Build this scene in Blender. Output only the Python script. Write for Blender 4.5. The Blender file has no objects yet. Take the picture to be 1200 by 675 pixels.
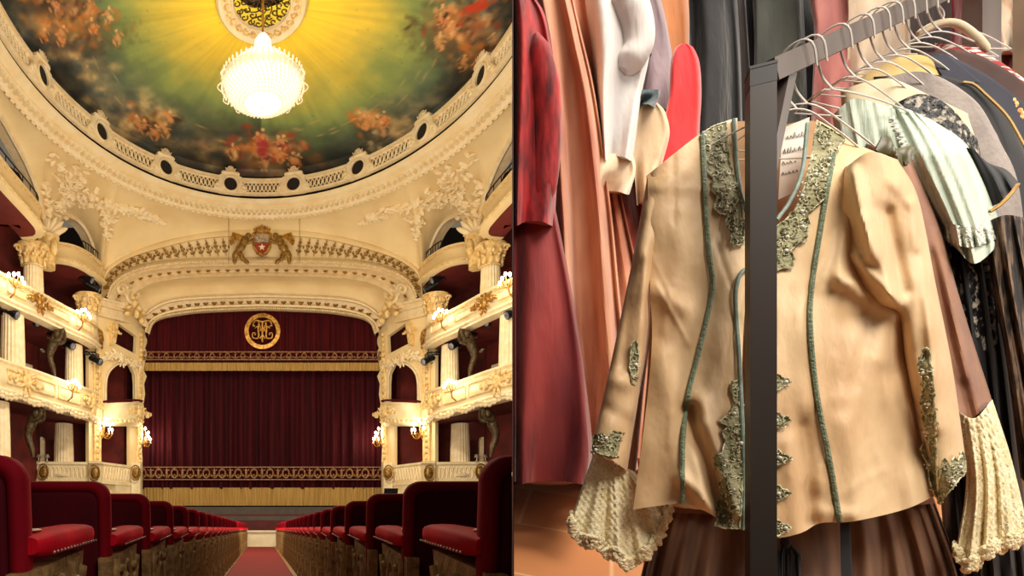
import bpy, math, random
import numpy as np
from mathutils import Vector, Matrix
from mathutils.geometry import tessellate_polygon
random.seed(7); rng = np.random.default_rng(7)
SC = bpy.context.scene; COL = SC.collection
F, CX, CY, CZ = 750.0, 307.0, 619.0, 0.62
PI = math.pi
def P(px, py, d): return Vector(((px-CX)/F*d, d, CZ+(CY-py)/F*d))
def S(r, g, b, k=1.0):
    f = lambda c: (c/255/12.92 if c <= 10.31 else ((c/255+.055)/1.055)**2.4)*k
    return (f(r), f(g), f(b), 1.0)
def cr(pts, n):
    """smooth curve through pts, n samples evenly by length"""
    p = np.array([tuple(q) for q in pts], float)
    if len(p) == 2:
        t = np.linspace(0, 1, n)[:, None]; return p[0]*(1-t)+p[1]*t
    q = np.vstack([2*p[0]-p[1], p, 2*p[-1]-p[-2]])
    out = []
    for i in range(1, len(q)-2):
        a, b, c, d = q[i-1], q[i], q[i+1], q[i+2]
        for t in np.linspace(0, 1, 16, endpoint=False):
            out.append(.5*((2*b)+(c-a)*t+(2*a-5*b+4*c-d)*t*t+(3*b-a-3*c+d)*t**3))
    out.append(p[-1]); out = np.array(out)
    s = np.r_[0, np.cumsum(np.linalg.norm(np.diff(out, axis=0), axis=1))]
    t = np.linspace(0, s[-1], n)
    return np.stack([np.interp(t, s, out[:, k]) for k in range(out.shape[1])], 1)
def pl(pts, n):
    p = np.array([tuple(q) for q in pts], float)
    s = np.r_[0, np.cumsum(np.linalg.norm(np.diff(p, axis=0), axis=1))]
    t = np.linspace(0, s[-1], n)
    return np.stack([np.interp(t, s, p[:, k]) for k in range(p.shape[1])], 1)
# ------------------------------------------------------------------ materials
MATS = {}
def mat(name, c1, c2=None, rough=.6, metal=0, scale=6, stretch=(1,1,1), bump=0, bscale=40, sheen=0, sheen_c=None, emit=None, estr=0, detail=4,
        contrast=(.35,.65), vcol=False, coat=0, tex='noise', alpha_holes=None, coord='Object', spec=.5):
    m = bpy.data.materials.new(name); m.use_nodes = True; MATS[name] = m
    nt = m.node_tree; N = nt.nodes; L = nt.links; b = N['Principled BSDF']
    b.inputs['Roughness'].default_value = rough; b.inputs['Metallic'].default_value = metal
    b.inputs['Specular IOR Level'].default_value = spec
    tc = N.new('ShaderNodeTexCoord'); mp = N.new('ShaderNodeMapping'); mp.inputs['Scale'].default_value = stretch
    L.new(tc.outputs[coord], mp.inputs['Vector'])
    if tex == 'noise':
        t = N.new('ShaderNodeTexNoise'); t.inputs['Scale'].default_value = scale; t.inputs['Detail'].default_value = detail; fac = t.outputs['Fac']
    else:
        t = N.new('ShaderNodeTexVoronoi'); t.inputs['Scale'].default_value = scale; fac = t.outputs['Distance']
    L.new(mp.outputs['Vector'], t.inputs['Vector'])
    r = N.new('ShaderNodeValToRGB'); r.color_ramp.elements[0].position, r.color_ramp.elements[1].position = contrast
    r.color_ramp.elements[0].color = c1; r.color_ramp.elements[1].color = c2 or c1
    L.new(fac, r.inputs['Fac']); colo = r.outputs['Color']
    if vcol:
        a = N.new('ShaderNodeAttribute'); a.attribute_name = 'Col'
        mx = N.new('ShaderNodeMix'); mx.data_type = 'RGBA'; mx.blend_type = 'MULTIPLY'; mx.inputs[0].default_value = 1
        L.new(a.outputs['Color'], mx.inputs[6]); L.new(colo, mx.inputs[7]); colo = mx.outputs[2]
    L.new(colo, b.inputs['Base Color'])
    if sheen:
        b.inputs['Sheen Weight'].default_value = sheen; b.inputs['Sheen Roughness'].default_value = .35
        b.inputs['Sheen Tint'].default_value = sheen_c or (1,1,1,1)
    if coat: b.inputs['Coat Weight'].default_value = coat
    if emit:
        b.inputs['Emission Color'].default_value = emit; b.inputs['Emission Strength'].default_value = estr
    if bump:
        n2 = N.new('ShaderNodeTexNoise'); n2.inputs['Scale'].default_value = bscale; n2.inputs['Detail'].default_value = 3
        L.new(mp.outputs['Vector'], n2.inputs['Vector'])
        bp = N.new('ShaderNodeBump'); bp.inputs['Strength'].default_value = bump; bp.inputs['Distance'].default_value = .02
        L.new(n2.outputs['Fac'], bp.inputs['Height']); L.new(bp.outputs['Normal'], b.inputs['Normal'])
    if alpha_holes:
        v = N.new('ShaderNodeTexVoronoi'); v.inputs['Scale'].default_value = alpha_holes[0]; L.new(tc.outputs['Object'], v.inputs['Vector'])
        rr = N.new('ShaderNodeValToRGB'); rr.color_ramp.interpolation = 'LINEAR'
        rr.color_ramp.elements[0].position = alpha_holes[1]; rr.color_ramp.elements[0].color = (alpha_holes[2],)*3+(1,)
        rr.color_ramp.elements[1].position = alpha_holes[1]+.15; rr.color_ramp.elements[1].color = (1,1,1,1)
        L.new(v.outputs['Distance'], rr.inputs['Fac']); L.new(rr.outputs['Color'], b.inputs['Alpha'])
    return m
# ------------------------------------------------------------------ mesh collector
class MB:
    def __init__(s): s.v = []; s.f = []; s.c = None
    def add(s, vs, fs):
        o = len(s.v); s.v.extend([tuple(map(float, v)) for v in vs]); s.f.extend([tuple(o+i for i in f) for f in fs]); return s
    def grid(s, rows, closed_u=False, closed_v=False, flip=False):
        nv = len(rows); nu = len(rows[0]); vs = [p for r in rows for p in r]; fs = []
        for j in range(nv-1 if not closed_v else nv):
            for i in range(nu-1 if not closed_u else nu):
                a, b = j*nu+i, j*nu+(i+1) % nu; c, d = ((j+1) % nv)*nu+(i+1) % nu, ((j+1) % nv)*nu+i
                fs.append((a, d, c, b) if flip else (a, b, c, d))
        return s.add(vs, fs)
    def box(s, c, size, ax=None):
        c = Vector(c); ax = ax or (Vector((1,0,0)), Vector((0,1,0)), Vector((0,0,1)))
        h = [Vector(ax[i])*size[i]/2 for i in range(3)]
        vs = [c+h[0]*x+h[1]*y+h[2]*z for z in (-1,1) for y in (-1,1) for x in (-1,1)]
        return s.add(vs, [(0,2,3,1),(4,5,7,6),(0,1,5,4),(2,6,7,3),(0,4,6,2),(1,3,7,5)])
    def tube(s, pts, r, n=8, cap=True):
        pts = [Vector(p) for p in pts]; m = len(pts)
        rr = r if hasattr(r, '__len__') else [r]*m
        rows = []; ref = None
        for i, p in enumerate(pts):
            t = (pts[min(i+1, m-1)]-pts[max(i-1, 0)])
            if t.length < 1e-9: t = Vector((0,0,1))
            t.normalize()
            if ref is None:
                ref = Vector((0,0,1)) if abs(t.z) < .9 else Vector((1,0,0))
            u = (ref-t*ref.dot(t))
            if u.length < 1e-6: u = t.orthogonal()
            u.normalize(); w = t.cross(u); ref = u
            rows.append([p+(u*math.cos(a)+w*math.sin(a))*rr[i] for a in [2*PI*k/n for k in range(n)]])
        o = len(s.v); s.grid(rows, closed_u=True)
        if cap:
            s.f.append(tuple(o+k for k in range(n))); s.f.append(tuple(o+(m-1)*n+k for k in reversed(range(n))))
        return s
    def ell(s, c, ax, n=8, m=6):
        """ellipsoid, ax = three radius vectors"""
        c = Vector(c); a, b, d = [Vector(q) for q in ax]; vs = [c+d]
        for j in range(1, m):
            th = PI*j/m
            for i in range(n):
                ph = 2*PI*i/n; vs.append(c+d*math.cos(th)+(a*math.cos(ph)+b*math.sin(ph))*math.sin(th))
        vs.append(c-d); fs = []
        for i in range(n): fs.append((0, 1+i, 1+(i+1) % n))
        for j in range(m-2):
            for i in range(n):
                p, q = 1+j*n+i, 1+j*n+(i+1) % n; fs.append((p, p+n, q+n, q))
        l = len(vs)-1; o = 1+(m-2)*n
        for i in range(n): fs.append((l, o+(i+1) % n, o+i))
        return s.add(vs, fs)
    def ball(s, c, r, n=8, m=6): return s.ell(c, ((r,0,0),(0,r,0),(0,0,r)), n, m)
    def lathe(s, prof, c=(0,0,0), n=24, sx=1, sy=1, flute=0, nf=0):
        c = Vector(c); rows = []
        for r, z in prof:
            row = []
            for k in range(n):
                a = 2*PI*k/n; q = r
                if flute: q = r*(1-flute*(.5-.5*math.cos(nf*a)))
                row.append(c+Vector((q*math.cos(a)*sx, q*math.sin(a)*sy, z)))
            rows.append(row)
        s.grid(rows, closed_u=True); return s
    def poly(s, outer, holes, to3, depth):
        """flat polygon with holes -> prism between to3(p) and to3(p)+depth"""
        loops = [outer]+holes; allp = [q for l in loops for q in l]
        tris = tessellate_polygon([[Vector((q[0], q[1], 0)) for q in l] for l in loops])
        A = [to3(q) for q in allp]; B = [a+(depth(q) if callable(depth) else depth) for a, q in zip(A, allp)]; n = len(A)
        fs = [tuple(t) for t in tris]+[tuple(n+i for i in reversed(t)) for t in tris]
        o = 0
        for l in loops:
            k = len(l)
            for i in range(k): fs.append((o+i, o+(i+1) % k, n+o+(i+1) % k, n+o+i))
            o += k
        return s.add(A+B, fs)
    def build(s, name, m, parent=None, smooth=True, cols=None, angle=None):
        me = bpy.data.meshes.new(name); me.from_pydata(s.v, [], s.f); me.validate()
        if cols is not None:
            at = me.color_attributes.new('Col', 'FLOAT_COLOR', 'POINT'); at.data.foreach_set('color', np.asarray(cols, dtype=np.float32).ravel())
        if smooth and len(me.polygons):
            me.polygons.foreach_set('use_smooth', [True]*len(me.polygons))
            me.set_sharp_from_angle(angle=math.radians(angle or 50))
        import bmesh
        bm = bmesh.new(); bm.from_mesh(me); bmesh.ops.recalc_face_normals(bm, faces=bm.faces); bm.to_mesh(me); bm.free()
        o = bpy.data.objects.new(name, me); COL.objects.link(o)
        if m is not None: me.materials.append(m if not isinstance(m, str) else MATS[m])
        if parent is not None:
            o.parent = parent
            if parent.type == 'EMPTY': o.matrix_parent_inverse = Matrix.Translation(-parent.location)
        return o
def tag(o, label, cat=None, group=None, kind=None):
    if label: o['label'] = label
    if cat: o['category'] = cat
    if group: o['group'] = group
    if kind: o['kind'] = kind
    return o
def thing(name, label, cat, loc=(0,0,0), group=None):
    o = bpy.data.objects.new(name, None); COL.objects.link(o); o.location = loc; o.empty_display_size = .1
    return tag(o, label, cat, group)
def struct(o): o['kind'] = 'structure'; return o
def dup(root, loc, label, group=None, meshes=None):
    r = root.copy(); COL.objects.link(r); r.location = loc; r['label'] = label
    if group: r['group'] = group
    for ch in list(root.children):
        c = ch.copy(); COL.objects.link(c); mi = ch.matrix_parent_inverse.copy(); c.parent = r; c.matrix_parent_inverse = mi
        for g in list(ch.children):
            d = g.copy(); COL.objects.link(d); mi = g.matrix_parent_inverse.copy(); d.parent = c; d.matrix_parent_inverse = mi
    return r
def mir(v, s): v = Vector(v); return Vector((v.x*s, v.y, v.z))
Z3 = Vector((0,0,1))
ORD = ['first','second','third','fourth','fifth','sixth','seventh','eighth','ninth','tenth','eleventh','twelfth','thirteenth','fourteenth','fifteenth','sixteenth','seventeenth','eighteenth','nineteenth','twentieth','twenty-first','twenty-second','twenty-third','twenty-fourth','twenty-fifth','twenty-sixth','twenty-seventh']
SIDE = {1:'left', -1:'right'}
# ------------------------------------------------------------------ palette
mat('cream', S(236,211,160), S(246,225,178), rough=.55, scale=1.2, bump=.04, bscale=8)
mat('plaster', S(246,230,196), S(240,218,174), rough=.6, scale=3, bump=.1, bscale=20)
mat('cream_gilt', S(214,170,95), S(244,218,160), rough=.5, scale=9, contrast=(.3,.6), bump=.3, bscale=25)
mat('gold', S(138,92,34), S(208,160,80), rough=.35, metal=.6, scale=12)
mat('old_gold', S(110,80,30), S(170,130,65), rough=.45, metal=.5, scale=14)
mat('white_trim', S(247,231,198), S(236,213,168), rough=.5, scale=6)
mat('box_red', S(112,28,22), S(80,16,16), rough=.8, scale=2)
mat('soffit_red', S(118,34,28), S(95,24,22), rough=.8, scale=2)
mat('dark', S(24,14,14), S(34,22,20), rough=.8)
mat('black_metal', S(22,22,26), S(45,45,52), rough=.35, metal=.5, scale=20)
mat('curtain', S(64,1,13), S(42,0,9), rough=.8, scale=3, stretch=(4,1,.15), sheen=.12, sheen_c=S(180,30,50), spec=.2)
mat('valance', S(78,4,15), S(52,2,11), rough=.8, scale=3, stretch=(4,1,.15), sheen=.12, sheen_c=S(180,30,50), spec=.2)
mat('braid', S(96,56,34), S(168,120,74), rough=.5, metal=.2, scale=30)
mat('fringe', S(150,115,55), S(196,160,90), rough=.7, scale=6, stretch=(14,1,.2), bump=.5, bscale=20)
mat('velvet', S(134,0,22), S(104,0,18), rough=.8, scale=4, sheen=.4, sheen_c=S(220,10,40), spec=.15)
mat('velvet_dark', S(82,0,17), S(60,0,13), rough=.85, scale=4, sheen=.3, sheen_c=S(200,20,50), spec=.2)  # darker copy of the velvet, shade of the seat backs in its colour
mat('velvet_arm', S(205,8,34), S(165,2,26), rough=.75, scale=8, sheen=.35, sheen_c=S(255,40,60), spec=.15)  # brighter copy of the velvet, light on the arm tops in its colour
mat('bronze', S(50,38,24), S(96,76,46), rough=.5, metal=.3, scale=16)
mat('brass', S(124,96,56), S(182,148,96), rough=.5, metal=.25, scale=25, bump=.3, bscale=60)
mat('steel', S(190,180,165), S(225,215,200), rough=.3, metal=.7)
mat('carpet', S(128,28,24), S(108,18,18), rough=.9, scale=30, bump=.3, bscale=200)
mat('floor_wood', S(120,80,40), S(150,105,55), rough=.6, scale=6, stretch=(1,.1,1))
mat('stage_grey', S(62,56,52), S(74,66,58), rough=.7)
mat('pit_white', S(236,222,190), S(222,202,165), rough=.6, scale=3, bump=.1)
mat('marble', S(240,226,190), S(225,205,160), rough=.45, scale=3)
mat('crystal', S(255,250,240), S(205,200,200), rough=.2, scale=40, tex='voronoi', contrast=(.1,.5), emit=(1,.95,.86,1), estr=.75, bump=.6, bscale=90)
mat('crystal_dim', S(235,215,180), S(200,170,120), rough=.3, scale=40, emit=(1,.85,.6,1), estr=.5)
mat('bulb', S(255,245,220), rough=.4, emit=(1,.86,.62,1), estr=26)
mat('paint', (1,1,1,1), (.72,.72,.72,1), rough=.75, scale=9, detail=8, vcol=True, contrast=(.7,.3))
mat('grille', S(34,18,10), S(50,30,16), rough=.7)
# =================================================================== THEATRE
SH = (1, -1)   # built in left-hand coordinates; X is multiplied by s
# ---- floor, aisle
fl = MB(); fl.add([(-9,-1.5,.07),(2.0,-1.5,.07),(9,5,.07),(9,23.0,.07),(-9,23.0,.07)], [(0,1,2,3,4)])
struct(fl.build('floor', mat('floor_dark', S(60,20,18), S(45,14,14), rough=.85), smooth=False))
AL, AR = -.405, .385
m = MB(); m.box((-.027, 9.2, .078), (.745, 18.6, .012)); tag(m.build('aisle_carpet', 'carpet', smooth=False), 'red carpet runner down the aisle between the seat blocks', 'carpet')
for sx, lab in ((-.425, 'left'), (.37, 'right')):
    m = MB(); m.box((sx, 9.3, .082), (.05, 18.2, .024)); struct(m.build('trim_1' if lab=='left' else 'trim_2', 'floor_wood', smooth=False))
# ---- pit wall and stage lip
m = MB(); m.box((0, 18.95, .26), (13.4, .14, .5)); m.box((0,18.93,.53),(13.4,.2,.05))
for i in range(-20, 21):
    if i % 1 == 0: m.box((i*.36+.0, 18.87, .27), (.02, .03, .44))
o = m.build('pit_wall', 'pit_white', smooth=False); struct(o); o.name = 'wall_pit'
m = MB(); m.box((0, 19.9, .62), (12.0, .12, .5)); struct(m.build('wall_pit_lining', mat('pit_red', S(80,14,18), S(64,10,14), rough=.8), smooth=False))
st = MB(); st.box((0, 21.05, .85), (12.2, 1.9, .30)); struct(st.build('stage_apron', 'stage_grey', smooth=False))
st = MB(); st.box((0, 21.9, 1.03), (11.2, 1.7, .1)); struct(st.build('stage_step', mat('stage_red', S(90,20,22), S(80,16,20), rough=.8), smooth=False))
st = MB(); st.box((0, 23.6, 1.2), (11.2, 3.4, .3)); struct(st.build('stage_floor', 'stage_grey', smooth=False))
wl = MB(); wl.box((0, 25.4, 6), (22, .2, 13)); struct(wl.build('wall_stage_back', 'dark', smooth=False))
# ---- proscenium arch lofts  (half curves in px, mirrored)
def arch(pts, D, n=61):
    q = cr([(307, pts[0][1])]+pts, n)[:, :2]
    left = [P(x, y, D) for x, y in q[::-1]]
    return left+[mir(p, -1) for p in left[::-1][1:]]
A0 = [(300,267),(250,270),(213,276),(160,291),(135,304),(123,318),(118,345)]
A1 = [(300,307.5),(227,309),(178,313.5),(149,322.5),(132,335),(126,350)]
A2 = [(300,315),(227,316.5),(178,321.5),(152,331),(139,344),(135,357)]
A3 = [(300,322),(227,324),(185,329.5),(163,339),(152,351),(149,363)]
A4 = [(300,345),(240,347),(206,350),(186,356),(172,366),(165,376)]
A5 = [(300,353),(240,355),(206,359),(186,365),(175,373),(170,383)]
A6 = [(300,362),(240,364.5),(213,367.5),(190,372),(179,379),(174,392)]
def sub(pts, D, dy=0, k=1.0): return arch([(x, y+dy) for x, y in pts], D)
def bead(m, pts, r, k=None):
    q = pl([tuple(p) for p in pts], len(pts)*4); m.tube([Vector(p) for p in q], [r if i % 4 in (1,2) else r*.35 for i in range(len(q))], 6)
pro = thing('proscenium_arch', 'cream and gilt moulded arch framing the stage curtain', 'arch', P(307,300,21.3))
m = MB(); m.grid([arch(A0,21.0), sub(A0,20.85,3), sub(A0,20.85,8), sub(A0,21.05,9), sub(A1,21.3,-6), sub(A1,21.3,-5)]); m.build('frieze', 'cream', pro)
m = MB(); m.grid([sub(A1,21.3,-6), sub(A1,21.05,-5), sub(A1,20.98,-2), sub(A1,21.05,0), sub(A1,21.2,1), sub(A1,21.15,3.5), sub(A2,21.4,-2), sub(A2,21.6,1), sub(A2,21.72,3.5), sub(A3,21.6,-1.5), sub(A3,21.55,1), sub(A3,21.75,2.2)]); m.build('cornice_moulding', 'white_trim', pro)
m = MB(); m.grid([sub(A3,21.75,2.2), sub(A3,22.0,6)]+[arch([(a[0]*(1-t)+b[0]*t, (a[1])*(1-t)+(b[1])*t) for a, b in zip(cr(A3,12), cr(A4,12))], 22.0+.5*math.sin(t*PI/2)) for t in (.35,.55,.75,.97)]); m.build('cove', 'cream', pro)
m = MB(); m.grid([sub(A4,22.45,-1), sub(A4,22.3,1), sub(A4,22.32,3), sub(A4,22.5,4), sub(A5,22.6,0), sub(A5,22.6,2.5), sub(A5,22.4,3.5), sub(A5,22.4,6), sub(A6,22.6,-1.5), sub(A6,22.5,0), sub(A6,22.7,2), sub(A6,23.0,2.5)]); m.build('inner_moulding', 'white_trim', pro)
def along(pts, D, n, dy=0):
    a = np.array([tuple(v) for v in arch([(x,y+dy) for x,y in pts], D, 81)]); return [Vector(v) for v in pl(a, n)]
m = MB(); bead(m, along(A6, 22.45, 120, -1), .055)
m.build('bead_edge', 'white_trim', pro)
m = MB(); bead(m, along(A1, 20.98, 150, -1.5), .05)
m.build('rope_edge', 'white_trim', pro)
for cv, D in ((A2, 21.6), (A5, 22.5)):
    for p in along(cv, D, 34 if cv is A2 else 30, 1.5):
        m = MB(); m.ell(p, ((.07,0,0),(0,.06,0),(0,0,.045)), 8, 5)
        for sx in (-1,1): m.ell(p+Vector((sx*.06,0,.03)), ((.04,0,0),(0,.03,0),(0,0,.03)), 6, 4)
        m.build('gilt_stud', 'old_gold', pro)
top = along(A0, 20.82, 44, 5); bot = along(A1, 21.0, 44, -6)
for i, (a, b) in enumerate(zip(top, bot)):
    if abs(a.x) < 1.15 or i in (0, 43): continue
    c = a*.45+b*.55; u = (a-b).normalized(); L = (a-b).length; w = u.cross(Vector((0,1,0))).normalized(); n = Vector((0,-1,0))
    if L < .2: continue
    k = L*.40; m = MB()
    m.ell(c, (w*.024, n*.04, u*k), 6, 6)
    for s in (-1,1):
        for h, r in ((-.45,.75),(.1,.6),(.5,.4)):
            m.ell(c+u*k*h+w*s*.045*r*1.4, ((w*s+u*.9).normalized()*.075*r, n*.03, (u-w*s*.9).normalized()*.03), 6, 4)
    c2 = (a+(top[i+1] if i < 43 else a))*.5*.45+(b+(bot[i+1] if i < 43 else b))*.5*.55
    m.ell(c2, (w*.03, n*.03, u*.05), 6, 4)
    m.build('palmette', 'old_gold', pro)
# ---- coat of arms with two winged supporters
em = thing('coat_of_arms', 'gilded coat of arms with two winged supporters above the stage arch', 'emblem', P(307,290,20.7))
def blob(m, px, py, rx, ry, D, rot=0, t=.5, n=8):
    k = D/F; a = math.radians(rot); u = Vector((math.cos(a),0,-math.sin(a))); w = Vector((math.sin(a),0,math.cos(a)))
    m.ell(P(px,py,D), (u*rx*k, Vector((0,-1,0))*min(rx,ry)*k*t, w*ry*k), n, 6)
m = MB(); m.poly([(295,274),(299,271),(307,272),(315,271),(319,274),(318,288),(313,296),(307,299),(301,296),(296,288)], [], lambda q: P(q[0],q[1],20.75), Vector((0,.15,0))); m.build('shield', 'gold', em)
m = MB(); m.poly([(298,275),(307,274),(316,275),(316,284),(298,284)], [], lambda q: P(q[0],q[1],20.72), Vector((0,.02,0))); m.build('shield_field', mat('field_white', S(200,180,150), S(120,90,80), scale=20), em)
m = MB(); m.poly([(298,285),(316,285),(312,294),(307,297),(302,294)], [], lambda q: P(q[0],q[1],20.72), Vector((0,.02,0))); m.build('shield_base', mat('field_red', S(170,60,40), S(140,40,30)), em)
m = MB(); m.poly([(307+(4.2 if k%2==0 else 1.8)*math.sin(k*PI/5), 289.5-(4.2 if k%2==0 else 1.8)*math.cos(k*PI/5)) for k in range(10)], [], lambda q: P(q[0],q[1],20.68), Vector((0,.02,0))); m.build('star', 'white_trim', em)
m = MB()
for a in range(-3,4): blob(m, 307+a*2.6, 270-abs(3-abs(a))*1.2, 1.6, 3.2, 20.72, a*14)
m.build('crest', 'gold', em)
for s in (1,-1):
    m = MB(); X = lambda x: 307-s*(307-x)
    for x,y,rx,ry,r in ((286,283,5,8,30),(282,290,5,7,50),(277,297,4,7,35),(275,304,2.6,6,0),(283,300,3,7,-20),(288,306,2.6,5,-50),(291,276,3.5,3.5,0),(294,283,2.4,6,60)): blob(m, X(x), y, rx, ry, 20.66, s*r)
    m.build('supporter', 'old_gold', em)
    m = MB()
    for i in range(7): blob(m, X(281-i*1.7), 277+i*1.1-(3-abs(3-i)), 2, 8-i*.6, 20.74, s*(-64+i*9), .4)
    m.build('wing', 'gold', em)
# ---- stage curtain
cur = thing('stage_curtain', 'dark crimson velvet main stage curtain with gold border and fringe', 'curtain', (0,23.4,1.4))
def drape(y0, y1, D, hw, nx, nz, amp, seed, wl=.24):
    r = np.random.default_rng(seed); xs = np.linspace(-hw, hw, nx); ph = np.cumsum(r.uniform(.6,1.4,nx))*(2*hw/nx)*2*PI/wl
    base = np.sin(ph)*amp+np.sin(ph*.37+1)*amp*.6
    z0, z1 = P(0,y0,D).z, P(0,y1,D).z
    return [[Vector((x, D+b*(.55+.45*t)+.0, z0+(z1-z0)*t)) for x, b in zip(xs, base)] for t in np.linspace(0,1,nz)]
m = MB(); m.grid(drape(420, 573, 23.4, 4.95, 480, 14, .10, 1, .36)); m.build('drape', 'curtain', cur)
m = MB(); m.grid(drape(571.5, 592.5, 23.3, 4.95, 520, 3, .03, 3, .12)); m.build('fringe', 'fringe', cur)
def border(m, y0, y1, D, hw, step, r=.022):
    zt, zb = P(0,y0,D).z, P(0,y1,D).z; h = zt-zb; zc = (zt+zb)/2
    for z in (zt, zb): m.box((0, D, z), (2*hw, .02, .035))
    n = int(2*hw/step)
    for i in range(n+1):
        x = -hw+i*2*hw/n
        if i % 2 == 0:
            m.tube([(x+h*.26*math.cos(a), D, zc+h*.36*math.sin(a)) for a in np.linspace(0,2*PI,15)], r*1.5, 5, False)
            m.ball((x,D,zc+h*.3), r*2.6, 6, 4)
        else:
            m.ell((x,D,zc), ((h*.1,0,0),(0,.02,0),(0,0,h*.42)), 6, 5)
            for s in (-1,1):
                for dz in (.25,-.3): m.ell((x+s*h*.16,D,zc+h*dz), ((h*.12,0,s*h*.06),(0,.02,0),(-h*.03,0,h*.05)), 6, 4)
        for s in (-1,1):
            xm = x+s*(2*hw/n)*.36
            m.tube([(xm+s*-.12+.24*t*s*.6, D, zc-h*.05-h*.16*math.sin(t*PI)) for t in np.linspace(0,1,6)], r, 5, False); m.ball((xm,D,zc-h*.2), r*1.9, 6, 4)
    return m
border(MB(), 547.5, 562, 23.2, 4.9, .285).build('border_trim', 'braid', cur)
va = thing('curtain_valance', 'crimson velvet valance with gold monogram medallion above the main curtain', 'valance', (0,22.95,8))
m = MB(); m.grid(drape(352, 427, 22.98, 4.6, 360, 8, .045, 5)); m.build('drape', 'valance', va)
m = MB(); m.grid(drape(425, 434.5, 22.9, 4.6, 480, 3, .02, 6, .12)); m.build('fringe', 'fringe', va)
border(MB(), 412.5, 421.5, 22.82, 4.5, .27, .016).build('border_trim', 'braid', va)
md = MB(); kk = 22.8/F; c0 = P(307.5,388,22.8)
ring = lambda r: [(r*math.cos(a), r*math.sin(a)) for a in np.linspace(0,2*PI,40,endpoint=False)]
md.poly(ring(21*kk), [ring(16.2*kk)], lambda q: c0+Vector((q[0],0,q[1])), Vector((0,.05,0)))
md_o = md.build('medallion', 'gold', va)
m = MB()
def st_(pts, r=1.0, n=14): m.tube([c0+Vector((x*kk, -.02, y*kk)) for x, y in cr(pts, n)], r*kk, 6)
st_([(-10,10),(-7,12),(0,10.5),(7,12),(10,10)], 1.3); st_([(0,10),(0,-13)], 1.3, 4); st_([(-10,10),(-11,6),(-8.5,6)], .9); st_([(10,10),(11,6),(8.5,6)], .9)
for s in (-1,1):
    st_([(s*4,10),(s*5,2),(s*4.2,-6),(s*6,-9)], 1.1); st_([(s*4,9),(s*1.5,1),(0,-2)], 1.0); st_([(s*6,-9),(s*11,-8),(s*11.5,-3),(s*8.5,-2.5),(s*8.4,-5)], .9); st_([(s*9,3),(s*6.4,5),(s*5,2)], .7)
st_([(-3,-9),(0,-5),(3,-9)], .8); st_([(-4,-1),(0,4),(4,-1)], .7)
m.build('monogram', 'gold', va)
# ---- ceiling ring
EC, EA, EB = 13.0, 5.6, 7.1
def el(phi, a, b, z): return Vector((a*math.sin(phi), EC+b*math.cos(phi), z))
def phi_for(px, a=EA, b=EB):
    k = (px-CX)/F; lo, hi = 0, 1.9; s = 1 if k >= 0 else -1
    for _ in range(50):
        md_ = (lo+hi)/2; v = a*math.sin(md_)/(EC+b*math.cos(md_))
        if v < abs(k): lo = md_
        else: hi = md_
    return s*lo
PH = np.linspace(-2.3, 2.3, 221)
prof = [(.35,10.56),(.30,10.52),(.22,10.58),(.20,10.66),(.10,10.66),(.05,10.70),(.07,10.78),(-.05,10.80),(-.12,10.86),(-.12,10.93),(.05,10.95)]
m = MB(); m.grid([[el(p, EA+d+.05, EB+d+.05, z) for p in PH] for d, z in prof]); struct(m.build('trim_3', 'plaster'))
m = MB()
for p in np.linspace(-2.1, 2.1, 150):
    n = -Vector((math.sin(p)*EB, math.cos(p)*EA, 0)).normalized(); t = n.cross(Z3)
    m.box(el(p, EA+.24, EB+.24, 10.63)+n*.05, (.09,.14,.10), (t, n, Z3)); m.ell(el(p+.014, EA+.36, EB+.36, 10.5), (t*.08, n*.05, Z3*.035), 6, 4)
struct(m.build('trim_4', 'white_trim'))
bal = thing('ceiling_balustrade', 'white pierced plaster balustrade ringing the painted ceiling', 'balustrade', el(0,EA,EB,10.95))
for nm, z, hh, dd in (('bottom_rail', 11.05, .06, .14),):
    m = MB(); m.grid([[el(p, EA-.1+d, EB-.1+d, z+h) for p in PH] for d, h in ((-dd/2,-hh/2),(-dd/2,hh/2),(dd/2,hh/2),(dd/2,-hh/2))], closed_v=True); m.build(nm, 'white_trim', bal)
offs = [38, 116, 194, 266]
cph = sorted([phi_for(307+s*o) for o in offs for s in (-1,1)]); gap = cph[1]-cph[0]
cph_all = [cph[0]-gap*1.05]+cph+[cph[-1]+gap*1.05]
nb = 0
for a, b in zip(cph_all[:-1], cph_all[1:]):
    L = 11; m = MB(); q_ = np.linspace(a+(b-a)*.12, b-(b-a)*.12, 24); m.grid([[el(p, EA-.1+d, EB-.1+d, 11.46+h) for p in q_] for d, h in ((-.09,-.04),(-.09,.04),(.09,.04),(.09,-.04))], closed_v=True); m.build('top_rail', 'white_trim', bal)
    for i in range(L):
        p = a+(b-a)*(.16+.68*(i+.5)/L); c = el(p, EA-.1, EB-.1, 11.25); n = -Vector((math.sin(p)*EB, math.cos(p)*EA, 0)).normalized(); t = n.cross(Z3)
        m = MB()
        for s in (-1,1): m.ell(c, ((t*s*.085+Z3*.19), n*.04, (Z3*-s*.0+t*.025)), 6, 5)
        m.ell(c, (t*.05, n*.05, Z3*.05), 6, 4)
        for z in (-.16,.16): m.ell(c+Z3*z, (t*.085, n*.05, Z3*.03), 6, 4)
        m.build('baluster', 'white_trim', bal); nb += 1
def half_out():
    h = [(0,.62),(.07,.60),(.12,.53),(.16,.46),(.25,.45),(.29,.40),(.27,.34),(.35,.31),(.38,.24),(.36,.14),(.42,.08),(.47,.0),(.52,-.06),(.50,-.14),(.40,-.18),(.3,-.2)]
    return [(-x,y) for x,y in h[1:][::-1]]+h
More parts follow.
